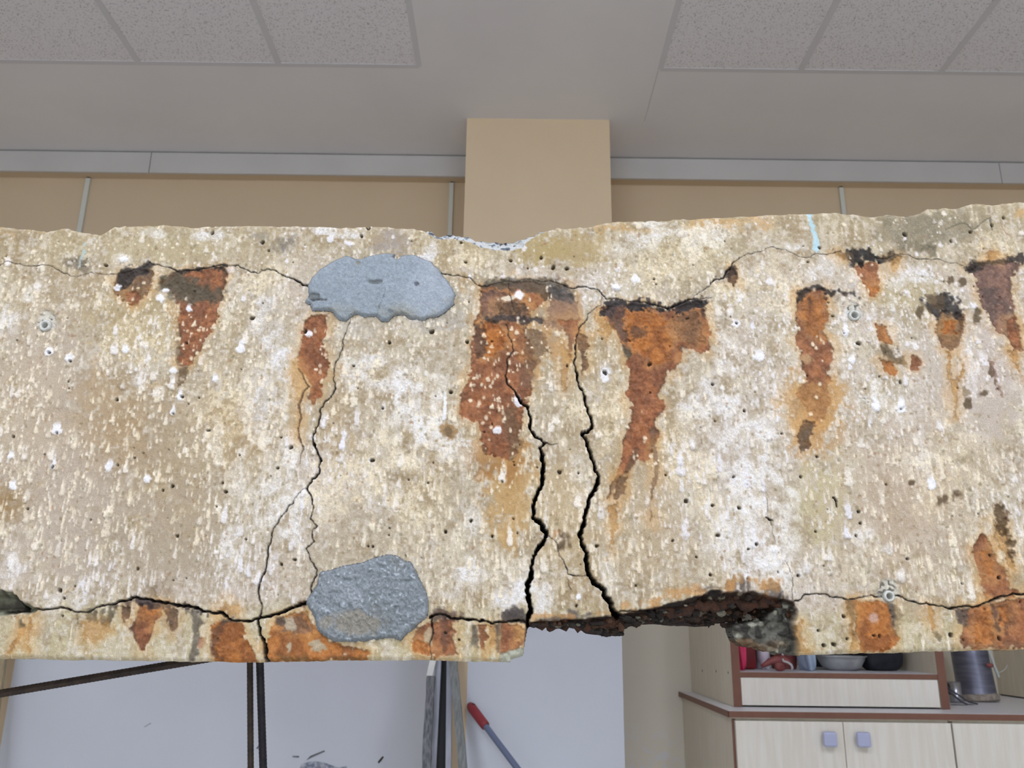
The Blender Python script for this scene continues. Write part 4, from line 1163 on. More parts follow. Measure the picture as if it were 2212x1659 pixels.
def concrete_material(name, grain=1.0):
    m = bpy.data.materials.new(name)
    m.use_nodes = True
    nt = m.node_tree; N, L = nt.nodes, nt.links
    b = N['Principled BSDF']
    b.inputs['Roughness'].default_value = 0.82
    b.inputs['Specular IOR Level'].default_value = 0.3
    at = N.new('ShaderNodeAttribute'); at.attribute_name = 'weathering'
    g = N.new('ShaderNodeNewGeometry')
    n = N.new('ShaderNodeTexNoise'); n.inputs['Scale'].default_value = 900; n.inputs['Detail'].default_value = 3
    L.new(g.outputs['Position'], n.inputs[0])
    mr = N.new('ShaderNodeMapRange')
    mr.inputs['From Min'].default_value = .25; mr.inputs['From Max'].default_value = .75
    mr.inputs['To Min'].default_value = 1 - .22 * grain; mr.inputs['To Max'].default_value = 1 + .2 * grain
    L.new(n.outputs[0], mr.inputs[0])
    mx = N.new('ShaderNodeMix'); mx.data_type = 'RGBA'; mx.blend_type = 'MULTIPLY'
    mx.inputs['Factor'].default_value = 1
    L.new(at.outputs['Color'], mx.inputs['A']); L.new(mr.outputs[0], mx.inputs['B'])
    L.new(mx.outputs['Result'], b.inputs['Base Color'])
    n2 = N.new('ShaderNodeTexNoise'); n2.inputs['Scale'].default_value = 650; n2.inputs['Detail'].default_value = 4
    L.new(g.outputs['Position'], n2.inputs[0])
    bp = N.new('ShaderNodeBump'); bp.inputs['Strength'].default_value = .5 * grain; bp.inputs['Distance'].default_value = .0008
    L.new(n2.outputs[0], bp.inputs['Height']); L.new(bp.outputs[0], b.inputs['Normal'])
    return m


m_conc = concrete_material('weathered_concrete')
m_mortar = concrete_material('repair_mortar', 1.1)


def relief(name, Xg, Yg, Zg, Cg, cells, depth_to, mat, parent, side_col=None):
    """front relief from a grid of points plus walls running back to y = depth_to"""
    r, c = np.nonzero(cells)
    n_x = Xg.shape[1]
    idx = lambda a, b: a * n_x + b
    quads = np.stack([idx(r, c), idx(r + 1, c), idx(r + 1, c + 1), idx(r, c + 1)], 1)
    pad = np.pad(cells, 1)
    e = []
    for dr, dc, o in ((-1, 0, ((0, 0), (0, 1))), (1, 0, ((1, 1), (1, 0))), (0, -1, ((1, 0), (0, 0))), (0, 1, ((0, 1), (1, 1)))):
        b = cells & ~pad[1 + dr:1 + dr + cells.shape[0], 1 + dc:1 + dc + cells.shape[1]]
        rr, cc = np.nonzero(b)
        e.append(np.stack([idx(rr + o[0][0], cc + o[0][1]), idx(rr + o[1][0], cc + o[1][1])], 1))
    e = np.concatenate(e)
    used = np.unique(quads)
    remap = np.full(Xg.size, -1, np.int64); remap[used] = np.arange(len(used))
    co = np.stack([Xg.ravel()[used], Yg.ravel()[used], Zg.ravel()[used]], 1)
    col = Cg.reshape(-1, 3)[used]
    quads = remap[quads]; e = remap[e]
    rings = [e]
    n0 = len(co)
    bu = np.unique(e)
    bmap = np.full(n0, -1, np.int64)
    prev = np.arange(n0)
    co_all, col_all, q_all = [co], [col], [quads]
    base = n0
    levels = (.12, .35, .7, 1.0)
    g = np.random.default_rng(4)
    for lv in levels:
        nb = bmap.copy(); nb[bu] = base + np.arange(len(bu))
        p = co[bu].copy()
        p[:, 1] = p[:, 1] + (depth_to - p[:, 1]) * lv
        if lv < 1: p[:, 2] += g.uniform(-.0008, .0008, len(bu))
        co_all.append(p)
        col_all.append(col[bu] if side_col is None else np.tile(np.asarray(side_col, np.float32), (len(bu), 1)))
        q_all.append(np.stack([prev[e[:, 1]], prev[e[:, 0]], nb[e[:, 0]], nb[e[:, 1]]], 1))
        prev = nb
        base += len(bu)
    # back face: one strip of quads per column
    cols = np.nonzero(cells.any(0))[0]
    bq, bv, bc = [], [], []
    for cidx in cols[::6]:
        c2 = min(cidx + 6, cols[-1] + 1)
        rr = np.nonzero(cells[:, cidx])[0]
        z1, z0 = Zg[rr[0], cidx], Zg[rr[-1] + 1, cidx]
        k = base + len(bv)
        bv += [(Xg[0, cidx], depth_to, z0), (Xg[0, cidx], depth_to, z1), (Xg[0, c2], depth_to, z1), (Xg[0, c2], depth_to, z0)]
        bc += [(150, 142, 128)] * 4
        bq.append((k, k + 1, k + 2, k + 3))
    co_all.append(np.array(bv)); col_all.append(np.array(bc, np.float32)); q_all.append(np.array(bq))
    co = np.concatenate(co_all).astype(np.float32); col = np.concatenate(col_all); quads = np.concatenate(q_all).astype(np.int32)
    me = bpy.data.meshes.new(name)
    me.vertices.add(len(co)); me.loops.add(quads.size); me.polygons.add(len(quads))
    me.vertices.foreach_set('co', co.ravel())
    me.loops.foreach_set('vertex_index', quads.ravel())
    me.polygons.foreach_set('loop_start', np.arange(0, quads.size, 4, dtype=np.int32))
    me.polygons.foreach_set('use_smooth', np.ones(len(quads), bool))
    me.update(calc_edges=True)
    at = me.attributes.new('weathering', 'FLOAT_COLOR', 'POINT')
    at.data.foreach_set('color', np.concatenate([lin(col), np.ones((len(col), 1))], 1).astype(np.float32).ravel())
    me.materials.append(mat)
    o = bpy.data.objects.new(name, me)
    COL.objects.link(o)
    if parent is not None: attach(o, parent)
    return o


beam = empty('concrete_beam', (0, YB + .12, EYE - .03), 'cracked rust-stained old concrete beam spanning the whole picture', 'beam')
YBACK = YB + .24
side = (150, 140, 122)
relief('beam_body', XX, YY, ZZ, CV, cell & (PART == 0), YBACK, m_conc, beam)
o = relief('cover_strip', XX, YY, ZZ, CV, cell & (PART == 1), YBACK, m_conc, beam)
tag(o, 'left lower concrete strip split off by a horizontal crack')
o = relief('cover_strip', XX, np.minimum(YY, YB + .042), ZZ, CV, cell & ((PART == 2) | (LAP & (HV[:-1, :-1] > -34))), YB + .045, m_conc, beam)
tag(o, 'right lower concrete strip with a broken grey end')

# repair mortar patches, trowelled on proud of the face
P1 = cB([(415, 560), (440, 500), (500, 440), (600, 380), (680, 345), (720, 346), (760, 362), (800, 360), (850, 342), (950, 325), (1040, 330), (1055, 362), (1080, 342), (1170, 335), (1280, 370), (1360, 440), (1400, 500), (1450, 560), (1475, 620), (1465, 690), (1410, 750), (1330, 790), (1230, 810), (1150, 800), (1100, 775), (1040, 775), (1000, 815), (940, 815), (900, 780), (820, 785), (750, 770), (690, 815), (640, 800), (580, 740), (500, 745), (440, 745), (430, 700), (395, 675), (420, 620)])
P2 = cF([(400, 1240), (410, 1200), (480, 1100), (500, 1010), (600, 985), (740, 950), (800, 945), (870, 915), (920, 900), (1000, 885), (1050, 890), (1110, 935), (1160, 935), (1180, 980), (1220, 1060), (1260, 1140), (1280, 1220), (1285, 1300), (1270, 1350), (1200, 1410), (1130, 1460), (1080, 1505), (1000, 1490), (850, 1510), (700, 1525), (600, 1515), (530, 1470), (480, 1430), (460, 1350), (430, 1290)])
for pts, kind in ((P1, 0), (P2, 1)):
    sl, d = sdf(pts, 12, .35)
    d = d + 1.2 * n12[sl] + .8 * n6[sl]
    gx = (np.arange(sl[1].start, sl[1].stop) * U - XR)
    gz = ZT - np.arange(sl[0].start, sl[0].stop) * U
    edge = sstep(0, -9, d)
    if kind == 0:
        hh = .8 + 3.4 * edge + 1.6 * sstep(0, -70, d) + .5 * n25[sl] + .35 * n6[sl] + .25 * n3[sl]
        hh += .9 * m110[sl]
        cc = np.zeros(d.shape + (3,), np.float32) + (140, 149, 156)
        t = sstep(-.2, .8, n110[sl] + .5 * m50[sl])[..., None]
        cc = cc * (1 - t) + np.array((152, 160, 168), np.float32) * t
        t = (.6 * sstep(.1, .8, m50[sl] * .7 + .6 * n25[sl]))[..., None] * sstep(-40, -6, d)[..., None]
        cc = cc * (1 - t) + np.array((138, 136, 122), np.float32) * t
        cc += (9 * n3[sl] + 6 * n6[sl])[..., None]
        # thumb-sized damage at the lower left and a few small pits
        for hx, hy, hrx, hry, dp, hc in ((812, 613, 16, 6, 1.6, (96, 100, 100)), (900, 617, 7, 5, 1.5, (88, 92, 98)), (858, 555, 9, 6, 2.5, (92, 82, 82)), (678, 644, 16, 10, 2.2, (104, 108, 108)), (690, 650, 22, 3, 1.5, (92, 94, 94)), (774, 571, 5, 6, 2, (150, 142, 126)), (845, 675, 8, 6, 1.0, (110, 120, 130))):
            u_, v_ = fp(hx, hy)
            gy, gxx = np.mgrid[sl].astype(np.float32)
            q = ((gxx - u_) / hrx) ** 2 + ((gy - v_) / hry) ** 2 + .6 * n6[sl] + .4 * n12[sl]
            a_ = sstep(1.1, .5, q)
            hh = hh - dp * a_
            cc = cc + (np.array(hc, np.float32) - cc) * (.7 * a_)[..., None]
        # hairline
        ln = [fp(*p) for p in cB([(975, 580), (965, 640), (930, 710), (915, 780)])]
    else:
        hh = 1.0 + 3.6 * edge + 2.6 * sstep(0, -80, d) + .9 * n12[sl] + .8 * n6[sl] + .7 * n3[sl] + .8 * n50[sl]
        cc = np.zeros(d.shape + (3,), np.float32) + (124, 131, 135)
        t = sstep(-.2, .9, n50[sl] + .5 * n12[sl])[..., None]
        cc = cc * (1 - t) + np.array((138, 144, 149), np.float32) * t
        t = (.5 * sstep(.2, .9, m50[sl] * .7 + .5 * n25[sl]))[..., None]
        cc = cc * (1 - t) + np.array((122, 122, 118), np.float32) * t
        t = (.7 * sstep(.62, .8, n3[sl] * .8 + .5 * m6[sl]))[..., None]
        cc = cc * (1 - t) + np.array((176, 184, 194), np.float32) * t
        t = (.5 * sstep(.6, .8, -n3[sl] * .8 + .5 * n6[sl]))[..., None]
        cc = cc * (1 - t) + np.array((88, 94, 104), np.float32) * t
        cc += (13 * n3[sl] + 7 * n6[sl])[..., None]
        u_, v_ = fp(765, 1345)
        gy, gxx = np.mgrid[sl].astype(np.float32)
        t = (.5 * sstep(1.2, .2, ((gxx - u_) / 70) ** 2 + ((gy - v_) / 26) ** 2 + .5 * n25[sl] + .4 * n6[sl]))[..., None]
        cc = cc * (1 - t) + np.array((146, 130, 106), np.float32) * t
        for (ax, ay), (bx, by) in (((868, 1215), (905, 1262)), ((905, 1262), (922, 1292))):
            pass
    # darker band all along the crumbly rim
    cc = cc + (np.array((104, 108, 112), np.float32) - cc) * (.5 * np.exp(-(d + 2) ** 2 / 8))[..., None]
    if kind == 0:
        gy, gxx = np.mgrid[sl].astype(np.float32)
        for (ax, ay), (bx, by) in zip(ln[:-1], ln[1:]):
            t = np.clip(((gxx - ax) * (bx - ax) + (gy - ay) * (by - ay)) / ((bx - ax) ** 2 + (by - ay) ** 2), 0, 1)
            q = np.hypot(gxx - ax - t * (bx - ax), gy - ay - t * (by - ay)) + .6 * n6[sl]
            hh = hh - 1.0 * np.clip(1.3 - q, 0, 1)
            cc = cc - (30 * np.clip(1.3 - q, 0, 1))[..., None]
    s2 = 2
    Xg, Zg = np.meshgrid(gx[::s2], gz[::s2])
    Yg = YB - hh[::s2, ::s2] * .001
    inside = d[::s2, ::s2] < 0
    cel = inside[:-1, :-1] & inside[1:, :-1] & inside[:-1, 1:] & inside[1:, 1:]
    # keep one column run per column for the back strip
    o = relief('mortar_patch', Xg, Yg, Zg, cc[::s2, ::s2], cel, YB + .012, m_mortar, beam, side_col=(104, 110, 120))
    tag(o, 'smooth oval blue-grey mortar patch near the top edge' if kind == 0 else 'coarse sandy blue-grey mortar patch at the lower crack')

# tie-hole sleeves
m_sleeve = material('cement_sleeve', (204, 204, 198), (180, 180, 172), 300, .8)
m_dark = material('hole_dirt', (60, 56, 50), None)
for x_, y_, r0, r1 in ((98.5, 704, 6.5, 13), (1845, 682, 7, 12), (1920, 1288, 6, 11)):
    c = P(x_, y_, YB)
    k = .00053
    o = lathe('tie_sleeve', [(r1 * k, -.02), (r1 * k, .0005), (r1 * k * .92, .0022), (r0 * k * 1.15, .0026), (r0 * k, .0012), (r0 * k, -.018), (.0001, -.018)], c, m_sleeve, beam, axis=(0, -1, 0), sides=28)

# corroded bar left in the spalled edge
m_rustbar = material('corroded_steel', (50, 36, 29), (84, 52, 35), 120, .95, bump=1.0, bscale=260)
pts = [(1150, 1343), (1200, 1346), (1250, 1345), (1300, 1352), (1345, 1342), (1400, 1329), (1460, 1321), (1520, 1308), (1580, 1302), (1640, 1303), (1700, 1303)]
q = []
for i in range(len(pts) - 1):
    for k in range(5):
        t = k / 5
        q.append(P(pts[i][0] + (pts[i + 1][0] - pts[i][0]) * t, pts[i][1] + (pts[i + 1][1] - pts[i][1]) * t, YB + .02 + .004 * math.sin(i * 1.7 + t * 2)))
g_ = random.Random(3)
tube('corroded_rebar', [v + Vector((0, g_.uniform(-.004, .004), g_.uniform(-.003, .003))) for v in q], [g_.uniform(.0035, .0085) for _ in q], m_rustbar, beam, sides=10)

# loose broken aggregate and rust flakes clinging to the spalled edge: too many and too small to pick apart
g_ = random.Random(21)
av, af, ac = [], [], []
bx_, bz_ = prof(BOT)
for k in range(240):
    px_ = g_.uniform(1150, 1712)
    top_y = float(np.interp(px_, [p[0] for p in spall[:15]], [p[1] for p in spall[:15]])) + 6
    bot_y = float(np.interp(px_, [p[0] for p in BOT], [p[1] for p in BOT])) - 1
    py_ = bot_y - abs(g_.gauss(0, .3)) * (bot_y - top_y) if k % 2 else g_.uniform(top_y, bot_y)
    py_ = max(py_, top_y)
    dep_ = .008 + .00045 * max(0, py_ - top_y) + g_.uniform(-.004, .006)
    c_ = P(px_, py_, YB + dep_)
    r_ = g_.choice((.0014, .0018, .0024, .003, .0042)) * g_.uniform(.8, 1.2)
    sx_, sy_, sz_ = r_ * g_.uniform(.8, 1.9), r_, r_ * g_.uniform(.6, 1.1)
    n0 = len(av)
    for i in range(5):
        th_ = math.pi * i / 4
        for j in range(7):
            a_ = 2 * math.pi * j / 7
            w_ = g_.uniform(.6, 1.3)
            av.append((c_.x + sx_ * w_ * math.sin(th_) * math.cos(a_), c_.y + sy_ * w_ * math.sin(th_) * math.sin(a_), c_.z + sz_ * w_ * math.cos(th_)))
    cc_ = g_.choice(((46, 37, 31), (36, 31, 28), (62, 45, 34), (54, 50, 45), (116, 112, 98), (42, 35, 31), (74, 52, 37), (36, 31, 28)))
    ac += [cc_] * 35
    for i in range(4):
        for j in range(7):
            j2_ = (j + 1) % 7
            af.append((n0 + i * 7 + j, n0 + (i + 1) * 7 + j, n0 + (i + 1) * 7 + j2_, n0 + i * 7 + j2_))
o = link_mesh('broken_aggregate', av, af, m_conc, beam)
at_ = o.data.attributes.new('weathering', 'FLOAT_COLOR', 'POINT')
at_.data.foreach_set('color', np.concatenate([lin(np.array(ac)), np.ones((len(ac), 1))], 1).astype(np.float32).ravel())
o['kind'] = 'stuff'

# steel trestles that carry the beam just outside the picture
m_steel = material('painted_steel', (70, 74, 82), (84, 86, 92), 12, .5, .3)
zb_l, zb_r = float(zbot[0]), float(zbot[-1])
for sx, word in ((-1, 'left'), (1, 'right')):
    xc = sx * 1.25
    zt_ = float(np.interp(xc, XS, zbot)) - .004
    t_ = empty('support_trestle', (xc, YB + .12, 0), 'dark steel trestle under the %s end of the concrete beam' % word, 'trestle', 'beam supports')
    box('top_rail', xc - .06, xc + .06, YB - .12, YB + .38, zt_ - .08, zt_, m_steel, t_, .004)
    for yy in (YB - .08, YB + .34):
        box('leg', xc - .03, xc + .03, yy - .03, yy + .03, 0, zt_ - .08, m_steel, t_, .003)
    box('stretcher', xc - .02, xc + .02, YB - .05, YB + .31, .3, .36, m_steel, t_, .003)

# ------------------------------------------------------------------ loose bars behind the beam
m_bar = material('dull_rebar', (52, 46, 44), (74, 62, 54), 90, .65, .4, bump=.3, bscale=300)
m_bar2 = material('black_rebar', (38, 40, 50), (54, 52, 56), 90, .6, .4, bump=.3, bscale=300)


def through(x0, y0, x1, y1, Y0, Y1, z_a, z_b):
    """line through two measured points at two depths, carried on to heights z_a and z_b"""
    a, b = P(x0, y0, Y0), P(x1, y1, Y1)
    d = b - a
    return a + d * ((z_a - a.z) / d.z), a + d * ((z_b - a.z) / d.z)


a, b = through(540, 1436, 541.5, 1659, 1.225, 1.245, EYE + .30, 0.0)
tag(rebar('reinforcing_bar', a, b, .0041, m_bar), 'thinner brown ribbed steel bar standing behind the beam, left of the pair', 'steel bar', 'upright steel bars')
a, b = through(561.5, 1434, 568.5, 1659, 1.235, 1.275, EYE + .26, 0.0)
tag(rebar('reinforcing_bar', a, b, .0052, m_bar2), 'thicker black ribbed steel bar standing behind the beam, right of the pair', 'steel bar', 'upright steel bars')
a, b = P(-330, 1554, 1.20), P(560, 1404, 1.20)
tag(rebar('reinforcing_bar', a, b, .0053, m_bar), 'ribbed steel bar slanting in from the left under the beam', 'steel bar')

# ------------------------------------------------------------------ things leaning on the back wall
m_wood_grey = material('weathered_wood', (86, 88, 94), (134, 136, 140), 24, .85, bump=.5, bscale=60, stretch=(6, 6, .6))
m_wood_grey2 = material('grey_plank_wood', (112, 116, 116), (140, 143, 142), 20, .85, bump=.3, bscale=60, stretch=(6, 6, .6))
m_wood_pale = material('pale_wood', (196, 168, 124), (206, 180, 138), 14, .7, stretch=(6, 6, .5))
m_alu = material('grey_aluminium', (150, 153, 165), (166, 168, 178), 10, .45, .35, stretch=(8, 8, .4))
m_black = material('black_inside', (22, 22, 26), None, rough=.6)
m_whitewood = material('white_painted_wood', (222, 222, 220), (232, 232, 230), 30, .6)

YL = 3.62


def lean(name, x0, y0, x1, y1, w, t, mat, Y0, Y1, ztop_, label, cat, **k):
    """board seen through (x0,y0) and (x1,y1), from the floor up to ztop_"""
    a, b = through(x0, y0, x1, y1, Y0, Y1, ztop_, 0.0)
    return tag(plank(name, b, a, w, t, mat, **k), label, cat)


pxm = lambda n, Y: n * Y / FPX * .95
lean('wood_plank', 980, 1440, 1000, 1659, pxm(17, 3.4), .018, m_wood_grey2, 3.295, 3.22, 1.36, 'grey weathered plank leaning on the tan edge of the pillar', 'plank', rough=.002)
# channel section: two flanges and a web, open side to the viewer
ch = empty('metal_channel', (P(955, 1600, 3.3).x, 3.3, 0), 'tall grey metal channel with a black slot, standing by the pillar', 'channel')
for x0, x1, w, t, mat, y_off, nm in ((947, 936, 13, .04, m_alu, 0, 'flange'), (971, 969, 11, .04, m_alu, 0, 'flange'), (959, 953, 22, .006, m_black, .016, 'web')):
    a, b = through(x0, 1440, x1, 1655, 3.34 + y_off, 3.29 + y_off, 1.36, 0.0)
    plank(nm, b, a, pxm(w, 3.35), t, mat, ch)
a, b = through(932, 1440, 921, 1655, 3.30, 3.22, EYE - .19, 0.0)
tm = empty('timber_batten', b, 'rough dark grey timber batten with a white painted tip', 'batten')
plank('batten', b, a, pxm(17, 3.3), .028, m_wood_grey, tm, rough=.004)
plank('painted_tip', P(927, 1466, 3.29), P(938, 1415, 3.31), pxm(13, 3.3), .026, m_whitewood, tm)
lean('wood_plank', -6, 1440, -40, 1659, pxm(36, 3.6), .02, material('brown_plank', (150, 138, 116), (176, 158, 124), 12, .8, stretch=(5, 5, .5)), 3.66, 3.58, 1.5, 'tan wooden plank leaning at the far left edge', 'plank')

# broom stick with red grip
m_red = material('red_plastic', (138, 46, 54), (150, 54, 60), 20, .5)
m_stick = material('blue_grey_metal', (116, 128, 156), None, rough=.35, metal=.3)
top, low = P(1017, 1526, 3.375), P(1120, 1663, 3.16)
d = (low - top).normalized()
foot = top + d * ((0.02 - top.z) / d.z)
br = empty('broom_handle', foot, 'red-tipped grey metal broom handle leaning on the white pillar', 'broom')
jn = P(1049, 1570, 3.305)
jn = top + d * (jn - top).length
tube('handle_pole', [jn - d * .03, jn, jn.lerp(foot, .5), foot], .0115, m_stick, br)
tube('grip', [top - d * .012, top - d * .011, top, top + d * .01, jn - d * .012, jn, jn + d * .002], [.006, .011, .0165, .018, .0175, .0165, .012], m_red, br)
hk = top + d * .004 + Vector((.008, -.0135, .008))
lathe('hanging_hole', [(.0001, .001), (.0065, .001), (.0075, .0)], hk, m_black, br, axis=(.2, -.9, .3), sides=14)
box('brush_block', foot.x - .14, foot.x + .14, foot.y - .03, foot.y + .03, .06, .1, m_red, br, .006)
box('bristles', foot.x - .145, foot.x + .145, foot.y - .025, foot.y + .025, .0, .06, m_black, br)

# ------------------------------------------------------------------ cabinets on the right
m_lam = material('birch_laminate', (214, 203, 180), (222, 212, 192), 8, .45, stretch=(6, 6, .7))
m_front = material('cream_laminate', (232, 228, 218), (224, 217, 204), 9, .4, stretch=(7, 7, .6))
m_band = material('brown_edge_band', (118, 78, 62), (124, 84, 66), 30, .5)
m_knob = material('lilac_knob', (178, 184, 214), None, rough=.4)
m_top = material('white_worktop', (226, 226, 230), None, rough=.35)
YFL, YFU = 2.97, 3.09
xl = P(1580, 1560, YFL).x
x2 = P(1819, 1600, YFL).x
x3 = P(2053, 1600, YFL).x
zt0, zt1 = P(1800, 1551, YFL).z, P(1800, 1537, YFL).z
xe = x3 + (x3 - xl)
wt = empty('worktop', (xl, YFL, zt0), 'long white worktop with brown front edge over the cream base cabinets', 'worktop')
box('slab', xl - .012, xe + .02, YFL - .018, YW, zt0 + .001, zt1, m_top, wt)
box('edge_band', xl - .014, xe + .02, YFL - .021, YFL - .018, zt0, zt1 - .001, m_band, wt)
box('edge_band', xl - .015, xl - .012, YFL - .021, YW, zt0, zt1 - .001, m_band, wt)
for (c0, c1, cm), word in (((xl, x3, x2), 'with two lilac knobs, below the shelf cabinet'), ((x3, xe, None), 'cut off by the right edge of the picture')):
    bc = empty('base_cabinet', (c0, YFL, 0), 'cream laminate base cabinet ' + word, 'cabinet', 'base cabinets')
    box('body', c0 + .001, c1 - .001, YFL, YW - .002, .08, zt0 - .001, m_lam, bc)
    box('plinth', c0 + .01, c1 - .01, YFL + .05, YFL + .07, 0, .08, m_gap, bc)
    box('edge_band', c0 + .0005, c0 + .012, YFL - .004, YFL, .08, zt0 - .006, m_band, bc)
    md = cm if cm else (c0 + c1) / 2
    for a_, b_, kx in ((c0 + (.008 if cm else .003), md - .001, md - .055), (md + .001, c1 - .003, md + .055)):
        dr = box('door', a_, b_, YFL - .022, YFL - .004, .09, zt0 - .010, m_front, bc, .0015)
        kz = P(1800, 1593.5, YFL).z
        kn = empty('knob_', (0, 0, 0))
        bpy.data.objects.remove(kn)
        r_ = .024
        k1 = box('knob', kx - .0225, kx + .0225, YFL - .052, YFL - .034, kz - .0235, kz + .0235, m_knob, None, .007)
        # neck behind the knob
        k1.parent = dr
        k2 = lathe('knob_neck', [(.009, 0), (.008, .014)], (kx, YFL - .022, kz), m_knob, None, axis=(0, -1, 0), sides=16)
        k2.parent = k1

# shelf cabinet standing on the worktop
ua, ub = P(1591, 1500, YFU).x, P(2043, 1490, YFU).x
us0, us1 = P(1591, 1490, YFU).x - P(1582, 1490, YFU).x, 0
th = .028
zu0 = P(1800, 1523, YFU).z
zs0, zs1 = P(1800, 1465.5, YFU).z, P(1800, 1454, YFU).z
ZU = 2.25
zu0 = max(zu0, zt1 + .003)
sc = empty('shelf_cabinet', (ua, YFU, zt1), 'brown-edged shelf cabinet with open shelf, standing on the worktop', 'cabinet')
xa, xb = P(1583, 1480, YFU).x, P(2046, 1480, YFU).x
for s0, s1 in ((xa, xa + th), (xb - th, xb)):
    box('side_panel', s0, s1, YFU + .002, YW - .003, zt1 + .001, ZU, m_lam, sc)
    box('edge_band', s0 - .0005, s1 + .0005, YFU, YFU + .002, zt1 + .001, ZU, m_band, sc)
box('back_panel', xa + th, xb - th, YW - .012, YW - .004, zu0, ZU, m_lam, sc)
box('top_panel', xa + th, xb - th, YFU + .002, YW - .012, ZU - .02, ZU, m_lam, sc)
box('shelf', xa + th, xb - th, YFU + .006, YW - .012, zs0, zs1, m_top, sc)
box('edge_band', xa + th, xb - th, YFU + .003, YFU + .006, zs0, zs1 - .0005, m_band, sc)
box('drawer_front', xa + th + .002, xb - th - .002, YFU + .004, YFU + .02, zt1 + .006, zs0 - .001, m_front, sc, .001)
box('bottom_panel', xa + th, xb - th, YFU + .03, YW - .012, zu0 + .004, zu0 + .02, m_lam, sc)
for yy in (1.62, 1.95):
    box('shelf', xa + th, xb - th, YFU + .006, YW - .012, yy, yy + .02, m_top, sc)
    box('edge_band', xa + th, xb - th, YFU + .003, YFU + .006, yy, yy + .02, m_band, sc)
for x_, y_ in ((1517, 1449), (1547, 1450), (1573, 1453)):       # screw caps on the side
    v = PX(x_, y_, xa)
    lathe('screw_cap', [(.0001, .0008), (.004, .0008), (.005, 0)], v, m_gap, sc, axis=(-1, 0, 0), sides=12)
# the next one, seen from its left side
x5 = P(2155, 1480, YW).x
s2 = empty('shelf_cabinet', (x5, YFU, zt1), 'second shelf cabinet at the right edge behind the grey cylinder', 'cabinet')
box('side_panel', x5, x5 + th, YFU + .002, YW - .003, zt1 + .006, ZU, m_lam, s2)
box('edge_band', x5 - .0005, x5 + th + .0005, YFU, YFU + .002, zt1 + .006, ZU, m_band, s2)
box('foot_strip', x5 + .004, x5 + th - .004, YFU + .01, YW - .01, zt1 + .0005, zt1 + .006, m_gap, s2)
box('side_panel', x5 + .72, x5 + .72 + th, YFU + .002, YW - .003, zt1 + .006, ZU, m_lam, s2)
box('back_panel', x5 + th, x5 + .72, YW - .012, YW - .004, zt1 + .006, ZU, m_lam, s2)
box('shelf', x5 + th, x5 + .72, YFU + .006, YW - .012, zs0, zs1, m_top, s2)
box('top_panel', x5 + th, x5 + .72, YFU + .002, YW - .012, ZU - .02, ZU, m_lam, s2)

# ------------------------------------------------------------------ things on the shelf
ZSH = zs1 + .0008
m_pink = material('pink_plastic', (226, 58, 108), (214, 50, 96), 20, .4)
m_dred = material('dark_red_plastic', (122, 14, 24), (104, 10, 18), 14, .4)
m_bag = material('white_plastic_film', (214, 206, 216), (196, 186, 200), 18, .35, bump=.5, bscale=40)
m_redp = material('worn_red_paint', (142, 74, 72), (112, 54, 52), 30, .5, bump=.3)
m_cloth = material('pale_blue_cloth', (176, 194, 216), (160, 178, 202), 20, .8)
m_bowl = material('dented_tin', (196, 197, 198), (158, 160, 163), 14, .35, .3, bump=.4, bscale=30)
m_blk = material('black_fabric', (24, 26, 34), (36, 38, 46), 40, .8, bump=.4)


def blob(name, centre, rad, mat, label=None, cat=None, amp=.12, seed=1, parent=None, flat=True, n=20):
    """soft closed body with a flattened base"""
    g = random.Random(seed)
    ph = [(g.uniform(0, 6.28), g.uniform(0, 6.28), g.randint(2, 5), g.randint(1, 4)) for _ in range(5)]
    vs, fs = [], []
    c = Vector(centre)
    for i in range(n + 1):
        th_ = math.pi * i / n
        for k in range(2 * n):
            p = math.pi * k / n
            r = 1 + sum(amp / 2.2 * math.sin(a1 + k1 * p) * math.sin(a2 + k2 * th_) for a1, a2, k1, k2 in ph)
            sq = lambda v: math.copysign(abs(v) ** .75, v)
            v = Vector((rad[0] * r * sq(math.sin(th_)) * sq(math.cos(p)), rad[1] * r * sq(math.sin(th_)) * sq(math.sin(p)), rad[2] * r * sq(math.cos(th_))))
            if flat: v.z = max(v.z, -rad[2] * .9)
            vs.append(c + v)
    for i in range(n):
        for k in range(2 * n):
            k2 = (k + 1) % (2 * n)
            fs.append((i * 2 * n + k, (i + 1) * 2 * n + k, (i + 1) * 2 * n + k2, i * 2 * n + k2))
    o = link_mesh(name, vs, fs, mat, parent, True)
    zmin = min(v.z for v in vs)
    return tag(o, label, cat) if label else o


def on_shelf(x, Y):
    return P(x, 1440, Y).x


ys = 3.24
k_ = ys / FPX
X = lambda x: on_shelf(x, ys)
# pink bag in the corner
blob('plastic_bag', (X(1600), ys - .02, ZSH + .14 * .9), (.014, .03, .14), m_pink, 'bright pink plastic bag squeezed into the left corner of the shelf', 'bag', .15, 3)
# dark red crate
cr = empty('plastic_crate', (X(1620), ys + .1, ZSH), 'dark red plastic crate beside the pink bag on the shelf', 'crate')
box('body', X(1606), X(1640), ys + .03, ys + .25, ZSH, ZSH + .105, m_dred, cr, .008)
box('rim', X(1605), X(1641), ys + .025, ys + .255, ZSH + .098, ZSH + .112, m_dred, cr, .004)
blob('plastic_bag', (X(1622), ys + .15, ZSH + .113 + .045 * .9), (.034, .07, .045), m_bag, 'crumpled white plastic bag lying on the dark red crate', 'bag', .3, 5)
blob('plastic_bag', (X(1661), ys + .08, ZSH + .085 * .9), (.026, .05, .085), m_bag, 'whitish plastic bag standing behind the red clamp', 'bag', .25, 8)
